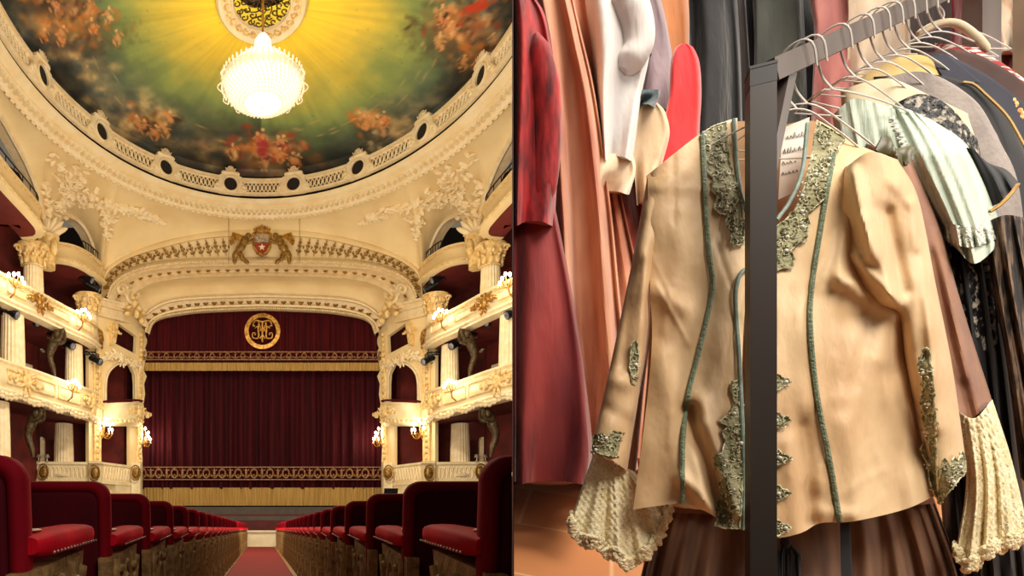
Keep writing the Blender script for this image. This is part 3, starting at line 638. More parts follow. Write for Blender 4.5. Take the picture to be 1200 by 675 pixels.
    for a in np.linspace(0,1,22): x, y = 114, 400+a*142; m.ell(T(x,y,.04,s), (T(1,0)*0+Vector((TD[0]*s,TD[1],0)).normalized()*.06, tn(s)*.05, Z3*.09), 6, 5)
    for a in np.linspace(0,1,26): x, y = 166-a*3, 392+a*150; m.ell(T(x,y,.05,s), (Vector((TD[0]*s,TD[1],0)).normalized()*.1, tn(s)*.07, Z3*.1), 6, 5)
    m.build('jamb_ornament', 'cream_gilt', tw)
    tt = Vector((TD[0]*s, TD[1], 0)).normalized(); m = MB(); rr_ = random.Random(5)
    for a in np.linspace(-1,1,26):
        x, y = 143+a*22, 424-6*(1-a*a)+(4 if a > 0 else -2)+a*3; m.ell(T(x,y+rr_.uniform(-3,3),.06,s), ((tt+Z3*rr_.uniform(-1,1)).normalized()*.16, tn(s)*.08, Z3*.09), 6, 5)
    ornament(m, T(143,421,.1,s), tt, tn(s), .7, seed=3); m.build('arch_crest', 'plaster', tw)
    m = MB()
    for (y0, y1, o0) in ((344,347,.24),(347,352,.17),(352,354,.21),(354,363,.10),(363,366,.15)):
        sl = 20; m.poly([(103,y0),(152,y0+sl*.62),(152,y1+sl*.62),(103,y1)], [], to(o0), nb_*(o0+.3))
    m.build('entablature', 'white_trim', tw, smooth=False)
    m = MB(); m.poly([(131,379),(137,377),(139,381),(136,402),(131,404)], [], to(.12), nb_*.2); ornament(m, T(134,388,.15,s), tt, tn(s), .5)
    m.build('side_pilaster', 'cream_gilt', tw, smooth=False)
    # volutes and gilt cherub at the arch spring
    vo = thing('scroll_ornament', f'cream and gilt scroll with reclining figure where the stage arch meets the {sd} tower', 'ornament', T(157,350,.4,s))
    m = MB()
    for cx_, cy_, R_, dr in ((157,346,10,1),(143,339,7,-1)):
        m.tube([T(cx_+R_*(1-q/11)*math.cos(dr*q+1), cy_+R_*(1-q/11)*math.sin(dr*q+1), .5, s) for q in np.linspace(0,8.5,34)], .06, 6)
    m.build('volute', 'white_trim', vo)
    m = MB()
    for x,y,rx,ry,rot in ((158,356,4.5,6,30),(155,349,2.8,3,0),(163,362,5,3,40),(168,368,4,2.4,30),(151,360,5,2.4,-30),(160,368,3,5,-10),(150,368,4,3,20),(166,376,3,4,0)):
        c = T(x,y,.5,s); a = math.radians(rot); u = (tt*math.cos(a)-Z3*math.sin(a)); w = (tt*math.sin(a)+Z3*math.cos(a)); k = 22/F; m.ell(c, (u*rx*k, tn(s)*.12, w*ry*k), 8, 6)
    m.build('figure', 'cream_gilt', vo)
    # little bowed balcony
    bb = thing('box_balcony', f'small bowed cream balcony under the arched opening of the {sd} tower', 'balcony', T(141,498,.3,s), 'small balconies of the stage towers')
    def bow(y0, k):   # arc in front of the tower
        out = []
        for a in np.linspace(0, PI, 17):
            p = T(141-21*math.cos(a), y0, 0, s); out.append(p+tn(s)*(.05+.5*k*math.sin(a)))
        return out
    m = MB(); m.grid([bow(473,.98), bow(473.5,1.06), bow(475.5,1.06), bow(476.5,.98), bow(484,1.02), bow(491,1.06), bow(492,1.12), bow(494,1.1), bow(497,.8), bow(500,.2)]); m.build('parapet', 'marble', bb)
    m = MB()
    c = (T(150,486,0,s)+tn(s)*.55); ornament(m, c, tt, tn(s), .85, seed=2)
    for i in range(17):
        m.ell(bow(495,1.05)[i], (tt*.08, tn(s)*.06, Z3*.06), 6, 4)
    m.build('gilt_garland', 'cream_gilt', bb)
    m = MB(); m.tube([p+Z3*.03 for p in bow(472,1.02)], .035, 6); m.build('handrail', 'velvet_dark', bb)
    # ground boxes parapet
    gp = thing('ground_box_parapet', f'low cream panelled parapet of the {sd} ground boxes with gilt rosettes', 'parapet', Vector((s*-6,21,2.2)))
    pts = [P(38,541,20.6), P(104,541.5,20.75), P(118,541.5,20.75)]; m = MB()
    def bar(x0, x1, y0, y1, D0, D1, th=.3):
        a, b = P(x0,0,D0), P(x1,0,D1); a, b = Vector((s*a.x,a.y,0)), Vector((s*b.x,b.y,0)); t = (b-a); L = t.length; t.normalize(); n = t.cross(Z3)*s
        if n.y > 0: n = -n
        Dm = (D0+D1)/2; z0, z1 = CZ+(CY-y1)/F*Dm, CZ+(CY-y0)/F*Dm; m.box((a+b)/2-n*th/2+Z3*(z0+z1)/2, (L, th, z1-z0), (t, n, Z3)); return (a, b, t, n, z0, z1)
    bar(20,104,541,544,20.5,20.7,.4); fr = bar(20,104,544,564,20.55,20.75,.3); bar(20,104,561,565,20.5,20.7,.36); bar(20,104,565,590,20.6,20.8,.3)
    bar(104,118,541,588,20.6,20.6,.45); bar(104,118,540,543,20.5,20.5,.5); bar(118,154,543.5,546,20.8,22.1,.4); fr2 = bar(118,154,546,565,20.85,22.15,.3); bar(118,154,564,568,20.75,22.05,.4); bar(136,154,568,590,21.4,22.1,.3); bar(154,164.5,542,590,22.0,22.0,.4)
    m.build('panel', 'marble', gp, smooth=False)
    for a, b, t, n, z0, z1 in (fr, fr2):
        m = MB()
        L = (b-a).length; k = int(L/.13)
        for i in range(k):
            c = a+t*(i+.5)*L/k+n*.02+Z3*(z0+z1)/2; m.tube([c+t*.05*math.cos(q)+Z3*(.2*math.sin(q)) for q in np.linspace(0,2*PI,9)], .018, 4, False)
        m.build('arcade_pattern', 'white_trim', gp)
    for x, y, D in ((51,553,20.4),(111,554,20.5),(159,554,21.9)):
        c = P(x,y,D); c = Vector((s*c.x,c.y,c.z)); m = MB(); m.ell(c, ((.13,0,0),(0,.06,0),(0,0,.2)), 10, 6); m.tube([c+Vector((.16*math.cos(q),-.04,.25*math.sin(q))) for q in np.linspace(0,2*PI,15)], .025, 5, False); m.build('rosette', 'old_gold', gp)
    m = MB(); m.add([Vector((s*P(x,y,22.4).x,22.4,P(x,y,22.4).z)) for x,y in ((115,566),(156,566),(156,592),(115,592))], [(0,1,2,3)]); m.build('recess', 'dark', gp, smooth=False)
    # small glass lamps standing on the parapet
    for i, x in enumerate((22,34,44,54)):
        c = P(x,541,20.4); c = Vector((s*c.x, 20.5, c.z+.02)); r = thing('table_lamp', f'small silvery shaded lamp on the {sd} ground box parapet, {ORD[i]} from the outer edge', 'lamp', c, 'small lamps along the ground box parapets')
        m = MB(); m.lathe([(.0,0),(.07,.01),(.015,.03),(.015,.14)], c, 8); m.build('stand', 'steel', r)
        m = MB(); m.lathe([(.09,.12),(.05,.22),(0,.23)], c, 10); m.build('shade', 'steel', r)
    # sconces
    p1 = T(119,508,.06,s); p2 = T(165,517,.06,s)
    sconce(p1, s, tn(s), f'lit gilt candle sconce on the outer post of the {sd} stage tower', 1)
    sconce(p2, s, (tn(s)+tt*1.4).normalized(), f'lit gilt candle sconce on the {sd} tower post right beside the curtain', 1)
    lamp('sconce_lamp', p1+tn(s)*.5+Z3*.1, 30); lamp('sconce_lamp', p2+(tn(s)+tt*1.4).normalized()*.5+Z3*.1, 30)
# ---- pendentives: cream vault between ring and side walls
LOW = [(307,268.5,20.9,307),(250,271.5,20.9,262),(200,280.5,20.9,215),(160,293,20.9,180),(135,305.5,20.95,160),(123,316,21,145),(119,330,20.95,138),(113,303,20.8,130),(108,285,20.6,122),(101,270,20.4,112),(92,259,20.2,103),(80,253,19.9,92),(70,256,19.6,82),(63,264,19.3,74),(56,268,18.9,66),(50,252,18.0,60),(43,222,17.3,50),(30,190,16.6,38),(15,162,15.9,22),(0,136,15.2,8),(-30,98,14.0,-12),(-80,50,12.5,-30)]
lo = cr([(a,b,c) for a,b,c,_ in LOW], 150); up = np.interp(np.linspace(0,1,150), np.linspace(0,1,len(LOW)), [l[3] for l in LOW])
lo = cr([(a,b,c,d) for a,b,c,d in LOW], 150)
for s in SH:
    low3 = [mir(P(a,b,c), s) for a,b,c,_ in lo]; up3 = [mir(el(phi_for(d, EA+.38, EB+.38), EA+.38, EB+.38, 10.58), s) for *_, d in lo]
    rows = []
    for t in np.linspace(0,1,9):
        row = []
        for a, b in zip(up3, low3):
            q = a*(1-t)+b*t; out = Vector((q.x, q.y-13, 0)).normalized(); row.append(q+(out*.28+Z3*.18)*math.sin(t*PI)*min(1,(a-b).length/3))
        rows.append(row)
    if s == 1: PEND = rows
    m = MB(); m.grid(rows); struct(m.build('ceiling_vault', 'cream'))
    i0 = 44
    m = MB(); m.grid([[p for p in low3[i0:]], [p+Vector((-s*.16,.12,.0)) for p in low3[i0:]], [p+Vector((-s*.32,.22,-.01)) for p in low3[i0:]]]); struct(m.build('trim_7', 'white_trim'))
    m = MB(); m.tube(low3[i0:], .07, 6); m.tube([p+Vector((s*.0,-.0,.2)) for p in low3[i0:]], .035, 6); struct(m.build('trim_8', 'white_trim'))
    # plaster relief
    r = thing('plaster_relief', f'white plaster leaf and garland relief on the {SIDE[s]} ceiling corner', 'relief', mir(P(85,225,18), s))
    allp = [p for row in rows for p in row]; ap = np.array([(CX+F*s*p.x/p.y, CY-F*(p.z-CZ)/p.y) for p in allp]); kd = np.array([tuple(p) for p in allp])
    def on(px, py):
        d = ((ap-np.array((px,py)))**2).sum(1); i = np.argsort(d)[:4]; w = 1/(d[i]+1); D = (kd[i,1]*w).sum()/w.sum()
        q = P(px,py,D); return mir(q, s)
    R = random.Random(8)
    for nm, paths in (('plaster_foliage', [([(66,262),(72,235),(70,205),(60,186)],26,7),([(72,240),(88,222),(96,206)],20,6),([(74,245),(95,232),(110,228)],18,6),([(60,255),(55,235),(52,215)],14,5),([(85,232),(82,212),(88,196)],14,5)]), ('garland', [([(95,240),(120,243),(150,247),(182,256)],36,5),([(112,236),(130,240),(160,252),(190,262)],24,4),([(120,250),(122,265),(126,278)],16,4.5),([(118,262),(130,256),(140,250)],12,4)])):
        m = MB()
        for pts, n, w in paths:
            for x, y in cr(pts, n):
                for _ in range(2):
                    c = on(x+R.gauss(0,w*.5), y+R.gauss(0,w*.5))+Vector((s*.06,-.08,-.02)); a = R.uniform(0,PI); u = Vector((math.cos(a),0,math.sin(a))); w2 = Vector((-math.sin(a),0,math.cos(a)))
                    m.ell(c, (u*R.uniform(.07,.15), Vector((s*-.04,-.06,0)), w2*R.uniform(.035,.07)), 6, 5)
        m.build(nm, 'plaster', r)
    # shell pier ornament between lunettes
    pr = thing('shell_pier', f'cream scalloped shell ornament above the gilded column on the {SIDE[s]}', 'ornament', mir(P(58,270,18.4), s))
    m = MB(); c = mir(P(57,276,18.6), s)
    for a in np.linspace(-1.2,1.2,7): d = Vector((s*math.sin(a),0,math.cos(a))); m.ell(c+d*.3, (d*.3, Vector((0,-.1,0)), d.cross(Vector((0,1,0)))*.085), 8, 6)
    m.build('shell', 'plaster', pr)
    m = MB(); m.tube([c+Vector((0,.05,.0)), c+Vector((s*-.05,.05,-.5)), c+Vector((s*-.1,0,-.9))], [.3,.24,.3], 10)
    for q in (-.3,.3): m.ell(c+Vector((q*.7,-.15,-.4)), ((.12,0,0),(0,.12,0),(0,0,.25)), 8, 6)
    m.build('console', 'cream_gilt', pr)
# ---- aisle seats
mat('number_steel', S(200,170,140), S(220,190,160), rough=.5)
KP = 293.2/F                     # partition sight plane X = KP*D
def seat_parts(sg, D0, x0, cut):
    """sg=+1 right block (seat extends to +X); returns list of (name, MB, material, parent index)"""
    X = lambda x: x0+sg*x
    B = -.013 if sg < 0 else -.024
    W, HB = .50, .755; out = []
    def loop(ins, y, z0=.12, r=.045):
        r = max(.015, r-ins*.5); x0_, x1_, zt, zb = ins, W-ins, HB-ins, z0+ins; pts = []
        for cx, cz, a0 in ((x1_-r, zt-r, 0), (x0_+r, zt-r, PI/2), (x0_+.01, zb+.01, PI), (x1_-.01, zb+.01, 1.5*PI)):
            rr = r if cz > .4 else .01
            for k in range(7): a = a0+PI/2*k/6; pts.append((cx+rr*math.cos(a), cz+rr*math.sin(a)))
        lean = lambda z: (.06*(1-(z-.1)/.65))
        return [Vector((X(x+B), D0+y+lean(z), z)) for x, z in pts]
    m = MB(); L = [loop(.05,.075), loop(.02,.072), loop(.004,.062), loop(0,.045), loop(0,.022), loop(.004,.010), loop(.012,.002), loop(.022,.002), loop(.029,.008), loop(.032,.014)]
    m.grid(L, closed_u=True); n = len(L[0]); m.f.append(tuple(range(n))); out.append(('backrest', m, 'velvet', None))
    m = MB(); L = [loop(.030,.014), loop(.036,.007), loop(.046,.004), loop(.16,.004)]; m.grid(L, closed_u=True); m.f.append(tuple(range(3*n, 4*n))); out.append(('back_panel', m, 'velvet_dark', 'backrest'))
    m = MB(); rows = []
    for y, ix, z0, z1 in ((.14,.05,.34,.40),(.16,.03,.32,.43),(.34,.03,.32,.45),(.50,.03,.33,.45),(.54,.05,.36,.42)):
        rows.append([Vector((X(a), D0+y, b)) for a, b in ((ix,z0),(W-ix,z0),(W-ix+.01,(z0+z1)/2),(W-ix,z1),(ix,z1),(ix-.01,(z0+z1)/2))])
    m.grid(rows, closed_u=True); m.f.append(tuple(range(6))); m.f.append(tuple(len(m.v)-6+k for k in range(6))); out.append(('seat', m, 'velvet', None))
    # arm pad
    m = MB(); rows = []
    for t in np.linspace(0,1,9):
        y = .04+.375*t; zc = .586+.021*t; e = (.66,.9)[int(t>.05)] if t < .2 else (1 if t < .98 else .82)
        rows.append([Vector((X(-.002+.046*e*math.copysign(abs(math.cos(a))**.55, math.cos(a))), D0+y, zc+.026*e*math.copysign(abs(math.sin(a))**.6, math.sin(a)))) for a in np.linspace(0,2*PI,16,endpoint=False)])
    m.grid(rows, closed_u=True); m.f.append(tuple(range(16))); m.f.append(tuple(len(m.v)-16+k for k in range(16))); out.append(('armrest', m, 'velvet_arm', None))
    m = MB(); m.ell((X(-.002), D0+.418, .607), ((.036,0,0),(0,.012,0),(0,0,.022)), 12, 6); m.ell((X(-.002), D0+.43, .607), ((.014,0,0),(0,.008,0),(0,0,.012)), 8, 5); out.append(('arm_cap', m, 'brass', 'armrest'))
    m = MB()
    for t in np.linspace(.12,.95,15): m.ball((X(-.048), D0+.04+.375*t, .571+.021*t), .003, 5, 4)
    out.append(('nail_stud', m, 'steel', 'armrest'))
    m = MB(); m.ell((X(-.004), D0+.10, .6165), ((.013,0,0),(0,.026,.001),(0,0,.003)), 12, 5); out.append(('number_plate', m, 'number_steel', 'armrest'))
    # carved end standard
    prof = [(.385,.57),(.36,.50),(.325,.40),(.29,.28),(.27,.14),(.28,.074),(.03,.074),(.02,.2),(.0,.535)]
    m = MB(); m.poly(prof, [], lambda q: Vector((X(-.022), D0+q[0], q[1])), Vector((sg*.035,0,0))); out.append(('end_panel', m, 'brass', None))
    m = MB(); xx = X(-.026)
    m.tube([(xx, D0+.055, z) for z in (.09,.53)], .011, 6); m.tube([(xx, D0+y, z) for y, z in ((.36,.53),(.33,.46),(.305,.38),(.275,.28),(.258,.16),(.265,.09))], .011, 6)
    for k in (1, .72): m.tube([(xx, D0+.19+.07*k*math.cos(a), .37+.15*k*math.sin(a)) for a in np.linspace(0,2*PI,19)], .009, 5, False)
    m.tube([(xx, D0+.175+.06*math.cos(a), .165+.07*math.sin(a)) for a in np.linspace(0,2*PI,15)], .008, 5, False)
    for a in np.linspace(-.6,.6,5): m.ell((xx, D0+.185+.035*math.sin(a*1.4), .33+.06*math.cos(a)), ((.008,0,0),(0,.012,.008),(0,-.02,.04)), 6, 4)
    for y, z in ((.12,.5),(.12,.11),(.23,.11),(.31,.5)): m.ball((xx, D0+y, z), .014, 6, 5)
    out.append(('carving', m, 'brass', 'end_panel'))
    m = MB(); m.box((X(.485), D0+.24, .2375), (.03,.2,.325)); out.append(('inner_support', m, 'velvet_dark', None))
    return out
def build_seat(sg, D0, x0, lab, grp, cut=False):
    r = thing('theatre_seat', lab, 'seat', (x0, D0, 0), grp); made = {}
    for nm, m, mt, par in seat_parts(sg, D0, x0, cut):
        o = m.build(nm, mt, made[par] if par else r); made[nm] = o
        if cut:
            import bmesh
            bm = bmesh.new(); bm.from_mesh(o.data); nrm = Vector((1, -KP, 0)).normalized()
            bmesh.ops.bisect_plane(bm, geom=bm.verts[:]+bm.edges[:]+bm.faces[:], plane_co=nrm*-.0006, plane_no=nrm, clear_outer=True)
            bm.to_mesh(o.data); bm.free()
            if not len(o.data.polygons): bpy.data.objects.remove(o)
    return r
PITCH = .655; NR = 26
for sg, x0, sd in ((-1, -.452, 'left'), (1, .434, 'right')):
    g = f'aisle seats of the {sd} block'; proto = None
    for k in range(NR):
        D0 = 1.16+PITCH*k+(.35 if k > 17 else 0)
        lab = f'red velvet aisle seat of the {sd} block, ' + ('nearest the camera' if k == 0 else f'{ORD[k]} row from the camera')
        if sg == 1 and k < 2: build_seat(sg, D0, x0, lab, g, True); continue
        if proto is None: proto = build_seat(sg, D0, x0, lab, g)
        else: dup(proto, (x0, D0, 0), lab, g)
for i, x in enumerate((268, 351)):
    m = MB(); m.tube([P(x,246,20.3), P(x,268,20.45), P(x,308,20.6)], .008, 5); tag(m.build('hanging_wire', 'black_metal'), f'thin wire hanging from the ceiling ring beside the coat of arms, {SIDE[1 if i == 0 else -1]} one', 'wire', 'wires hanging from the ceiling ring')
ms = thing('music_stand', 'small black music stand by the right end of the stage front', 'music stand', P(458,590,19.6)); q = P(458,577,19.6); m = MB()
m.box(q, (.42,.03,.26), (Vector((1,0,0)), Vector((0,.9,.4)).normalized(), Vector((0,-.4,.9)).normalized())); m.build('desk', 'black_metal', ms, smooth=False)
m = MB(); m.tube([q, Vector((q.x,q.y,.5))], .02, 6)
for a in (0,2.1,4.2): m.tube([Vector((q.x,q.y,.5)), Vector((q.x+.3*math.cos(a),q.y+.3*math.sin(a),.08))], .015, 5)
m.build('stand', 'black_metal', ms)
# ---- theatre lights and added hall fills
def area(name, loc, tgt, size, power, col=(1,.85,.63), spread=180, sy=None):
    l = bpy.data.lights.new(name, 'AREA'); l.energy = power; l.color = col; l.size = size; l.spread = math.radians(spread)
    if sy: l.shape = 'RECTANGLE'; l.size_y = sy
    o = bpy.data.objects.new(name, l); COL.objects.link(o); o.location = loc
    o.rotation_euler = (Vector(tgt)-Vector(loc)).to_track_quat('-Z', 'Y').to_euler(); return o
area('chandelier_downlight', cc-Z3*.9, cc-Z3*5, 1.2, 900)
lamp('chandelier_glow', cc+Z3*.6+Vector((0,-1.2,0)), 58, size=.4)
lamp('chandelier_glow', cc+Z3*.6+Vector((0,1.2,0)), 58, size=.4)
area('hall_up_fill', (0,9,2.2), (0,15,11), 5.0, 800)  # added fill with no visible fitting, brightens the cream vault
area('hall_front_fill', (0,3,6.5), (0,21,6.5), 4.0, 380)  # added fill with no visible fitting, aimed forward at the stage end
# =================================================================== COSTUME ROOM
def RZ(D): return -.15+.4*D           # sloping boards
XR = 4.2
nrm = Vector((1,-KP,0)).normalized()
# partition, ramp, walls
pa, pb = Vector((KP*.98,.98,0)), Vector((KP*3.3,3.3,0))
m = MB(); th = nrm*.006
m.add([pa, pb, pb+th, pa+nrm*.0008]+[v+Z3*3.8 for v in (pa, pb, pb+th, pa+nrm*.0008)], [(0,1,2,3),(4,5,6,7),(0,1,5,4),(1,2,6,5),(2,3,7,6),(3,0,4,7)])
struct(m.build('partition', mat('partition_paint', S(70,40,36), S(60,34,30), rough=.9), smooth=False))
m = MB(); m.add([(KP*.7+.003,.7,RZ(.7)),(XR,.7,RZ(.7)),(XR,3.3,RZ(3.3)),(KP*3.3+.008,3.3,RZ(3.3))], [(0,1,2,3)])
tile = mat('floor_tile', S(226,158,104), S(202,128,78), rough=.35, scale=3, bump=.05, bscale=6)
nt = tile.node_tree; br = nt.nodes.new('ShaderNodeTexBrick'); br.inputs['Scale'].default_value = 1.0; br.inputs['Mortar Size'].default_value = .008; br.inputs['Mortar Smooth'].default_value = 1; br.inputs['Brick Width'].default_value = .5; br.inputs['Row Height'].default_value = .35; br.offset = .5
br.inputs['Color1'].default_value = S(228,160,106); br.inputs['Color2'].default_value = S(212,140,88); br.inputs['Mortar'].default_value = S(240,190,140)
tcn = nt.nodes.new('ShaderNodeTexCoord'); mpn = nt.nodes.new('ShaderNodeMapping'); mpn.inputs['Rotation'].default_value = (0,0,.5); nt.links.new(tcn.outputs['Object'], mpn.inputs['Vector']); nt.links.new(mpn.outputs['Vector'], br.inputs['Vector'])
nt.links.new(br.outputs['Color'], nt.nodes['Principled BSDF'].inputs['Base Color'])
o = m.build('floor_ramp', tile, smooth=False); struct(o)
m = MB(); m.add([(KP*3.3,3.3,0),(XR,3.3,0),(XR,3.3,4.0),(KP*3.3,3.3,4.0)], [(0,1,2,3)]); struct(m.build('wall_wardrobe_back', mat('wardrobe_wall', S(40,34,32), S(26,22,22), rough=.9, scale=1.5), smooth=False))
m = MB(); m.add([(XR,.7,0),(XR,3.3,0),(XR,3.3,4.0),(XR,.7,4.0)], [(0,1,2,3)]); struct(m.build('wall_wardrobe_side', 'wardrobe_wall', smooth=False))
# ------------------------------------------------ cloth tools
def coons(T, B, L, R, nu, nv, crv=True):
    f = cr if crv else pl
    T, B, L, R = f(T, nu)[:,:2], f(B, nu)[:,:2], f(L, nv)[:,:2], f(R, nv)[:,:2]
    u = np.linspace(0,1,nu)[None,:,None]; v = np.linspace(0,1,nv)[:,None,None]
    return (1-v)*T[None]+v*B[None]+(1-u)*L[:,None]+u*R[:,None]-((1-u)*(1-v)*T[0]+u*(1-v)*T[-1]+(1-u)*v*B[0]+u*v*B[-1])
def panel(T, B, L, R, dfn, nu=40, nv=60, thick=.004, crv=True, mb=None):
    """cloth panel: outline curves in picture units, dfn(x,y,u,v) gives its distance"""
    g = coons(T, B, L, R, nu, nv, crv); u, v = np.meshgrid(np.linspace(0,1,nu), np.linspace(0,1,nv)); D = dfn(g[...,0], g[...,1], u, v)
    fr = [[P(g[j,i,0], g[j,i,1], D[j,i]) for i in range(nu)] for j in range(nv)]
    bk = [[P(g[j,i,0], g[j,i,1], D[j,i]+thick) for i in range(nu)] for j in range(nv)]
    m = mb or MB(); o = len(m.v); m.grid(fr); m.grid(bk, flip=True); n = nu*nv
    A = lambda j, i: o+j*nu+i; Bk = lambda j, i: o+n+j*nu+i
    for i in range(nu-1):
        m.f.append((A(0,i), Bk(0,i), Bk(0,i+1), A(0,i+1))); m.f.append((A(nv-1,i+1), Bk(nv-1,i+1), Bk(nv-1,i), A(nv-1,i)))
    for j in range(nv-1):
        m.f.append((A(j+1,0), Bk(j+1,0), Bk(j,0), A(j,0))); m.f.append((A(j,nu-1), Bk(j,nu-1), Bk(j+1,nu-1), A(j+1,nu-1)))
    return m
def seg(x, y, x1, y1, x2, y2, w, a):
    dx, dy = x2-x1, y2-y1; l2 = dx*dx+dy*dy; t = np.clip(((x-x1)*dx+(y-y1)*dy)/l2, 0, 1)
    d2 = (x-x1-t*dx)**2+(y-y1-t*dy)**2; return a*np.exp(-d2/(w*w))
def wrinkles(x, y, lst):
    r = np.zeros_like(np.asarray(x, float))
    for q in lst: r = r+seg(x, y, *q)
    return r
def tubular(D0, depth, folds=0, amp=0, ph=0, wr=()):
    """rounded across; folds = vertical pleats"""
    def f(x, y, u, v):
        b = np.sqrt(np.clip(1-(2*u-1)**2, 0, 1)); d = D0-depth*b
        if folds: d = d+amp*(np.sin(u*2*PI*folds+ph+1.2*np.sin(v*3+u*5))+.5*np.sin(u*2*PI*folds*1.7+ph*2))*(.35+.65*v)
        if wr: d = d-wrinkles(x, y, wr)
        return d
    return f
def closed_garment(rows, D0, depth, folds=0, amp=0, ph=0, nu=72, nv=60, hem=0, mb=None):
    """hanging body: rows (y, x_left, x_right) -> full closed tube with pleats"""
    q = cr([(a,b,c) for a,b,c in rows], nv); m = mb or MB(); out = []
    for j, (y, xl, xr) in enumerate(q):
        v = j/(nv-1); hw = (xr-xl)/2; xc = (xl+xr)/2; row = []
        for i in range(nu):
            a = 2*PI*i/nu; w = amp*(math.sin(a*folds+ph+1.5*math.sin(v*2.4+a))+.6*math.sin(a*folds*.55+ph*1.7))*(.15+.85*v)
            ca, sa_ = math.cos(a), math.sin(a); ca = math.copysign(abs(ca)**.65, ca); sa_ = math.copysign(abs(sa_)**.8, sa_); row.append(P(xc+hw*ca*(1+w*1.2*(1-abs(ca))), y+hem*math.sin(a*3)*v, D0-depth*sa_*(.55+.45*v)+w))
        out.append(row)
    m.grid(out, closed_u=True); o = len(m.v)-nu*nv; m.f.append(tuple(o+i for i in range(nu))); m.f.append(tuple(o+nu*(nv-1)+i for i in range(nu))); return m
def cord(m, pts, dfn, r=.0028, n=60, e=.004): 
    q = cr(pts, n); D = dfn(q[:,0], q[:,1]); m.tube([P(x, y, d-e) for (x, y), d in zip(q[:,:2], D)], r, 7)
def pip(poly, x, y):
    c = False; n = len(poly)
    for i in range(n):
        x1, y1 = poly[i]; x2, y2 = poly[i-1]
        if (y1 > y) != (y2 > y) and x < (x2-x1)*(y-y1)/(y2-y1)+x1: c = not c
    return c
# ------------------------------------------------ materials
mat('silk', S(230,197,152), S(206,165,119), rough=.5, scale=6, stretch=(1,1,.5), bump=.22, bscale=30, sheen=.25, detail=7, contrast=(.38,.62), spec=.35)
mat('silk_lining', S(196,150,100), S(170,124,80), rough=.6)
mat('cord_green', S(122,134,104), S(96,110,84), rough=.5, scale=120, bump=.4, bscale=300)
mat('cord_blue', S(134,150,136), S(110,128,116), rough=.5, scale=120)
mat('embroidery', S(128,122,84), S(168,160,118), rough=.6, scale=90, bump=.35, bscale=180)
mat('embroidery_thread', S(108,104,66), S(206,200,164), rough=.45, scale=140, metal=.1, contrast=(.42,.55))
mat('pearl', S(225,222,205), rough=.15)
mat('lace', S(250,236,196), S(230,210,162), rough=.85, scale=40, alpha_holes=(240,.16,.12), bump=.25, bscale=120)
mat('lace_edge', S(250,236,196), S(226,204,154), rough=.8, scale=60, alpha_holes=(260,.1,.35), bump=.6, bscale=150)
mat('rack_steel', S(120,108,102), S(96,86,80), rough=.4, metal=.15, scale=10, stretch=(1,1,.2))
mat('post_steel', S(54,43,37), S(38,30,26), rough=.4, metal=.15, scale=6, stretch=(1,1,.25))
mat('rack_cap', S(40,34,32), rough=.5)
mat('wire_white', S(228,222,214), rough=.35)
mat('dusty', S(160,112,82), S(138,92,68), rough=.7, scale=14, sheen=.4, bump=.1, bscale=40)
mat('skirt_brown', S(134,96,68), S(100,68,50), rough=.75, scale=8, stretch=(6,6,.4), sheen=.3)
mat('mint', S(206,214,196), S(184,196,178), rough=.75, scale=5, stretch=(14,14,.6), bump=.3, bscale=30)
mat('mint_lace', S(224,224,208), S(196,202,186), rough=.8, scale=50, bump=.8, bscale=120)
mat('bow_green', S(92,84,44), S(62,56,28), rough=.4, scale=14, sheen=.3)
mat('black_cloth', S(26,24,26), S(14,13,15), rough=.75, scale=8, sheen=.15)
mat('tweed', S(124,98,78), S(36,28,24), rough=.85, scale=26, stretch=(3,3,.5), contrast=(.45,.55), bump=.4, bscale=80)
mat('sequin', S(30,28,28), S(180,168,150), rough=.4, scale=75, contrast=(.52,.6), bump=.6, bscale=90)
mat('beige_cloth', S(226,208,176), S(204,182,146), rough=.75, scale=7, bump=.15, bscale=40)
mat('grey_cloth', S(158,146,138), S(128,116,110), rough=.8, scale=9, bump=.2, bscale=80)
mat('navy_cloth', S(46,46,60), S(30,30,42), rough=.75, scale=8)
mat('tan_silk', S(222,190,120), S(196,160,90), rough=.5, scale=6)
mat('dark_red', S(110,26,32), S(78,18,24), rough=.75, scale=8, sheen=.2)
mat('brown_cloth', S(84,52,42), S(60,38,32), rough=.8, scale=8)
mat('gold_braid', S(190,150,80), S(150,110,50), rough=.4, metal=.5, scale=60)
# ------------------------------------------------ rack
ra0, ra1 = P(893,89,.872), P(1150,-28,1.32)
u = (ra1-ra0).normalized(); v_ = Vector((u.y,-u.x,0)).normalized(); w_ = v_.cross(u); w_ = w_ if w_.z > 0 else -w_
rk = thing('clothes_rack', 'dark steel square-tube clothes rack with sloping top rail standing before the jacket', 'clothes rack', Vector((ra0.x, ra0.y, RZ(ra0.y))))
m = MB(); pt = ra0.z+.004; pzb = RZ(ra0.y)+.0; pn = -38*PI/180+.22; pax = (Vector((math.cos(pn),math.sin(pn),0)), Vector((-math.sin(pn),math.cos(pn),0)), Z3); pc = Vector((ra0.x-.002, ra0.y, 0))
m.box(pc+Z3*(pt+pzb)/2, (.029,.029,pt-pzb), pax); m.box(pc+Z3*(pzb+.006),(.06,.06,.012), pax); m.build('post', 'post_steel', rk, smooth=False)
m = MB(); m.box(pc+Z3*(pt+.002), (.0305,.0305,.004), pax); m.box(pc+Z3*(pt-.012), (.0298,.0298,.022), pax); m.build('cap', 'rack_cap', rk, smooth=False)
m = MB(); L = (ra1-ra0).length; m.box(ra0+u*(L/2+.012), (L,.026,.029), (u,v_,w_)); m.build('rail', 'rack_steel', rk, smooth=False)
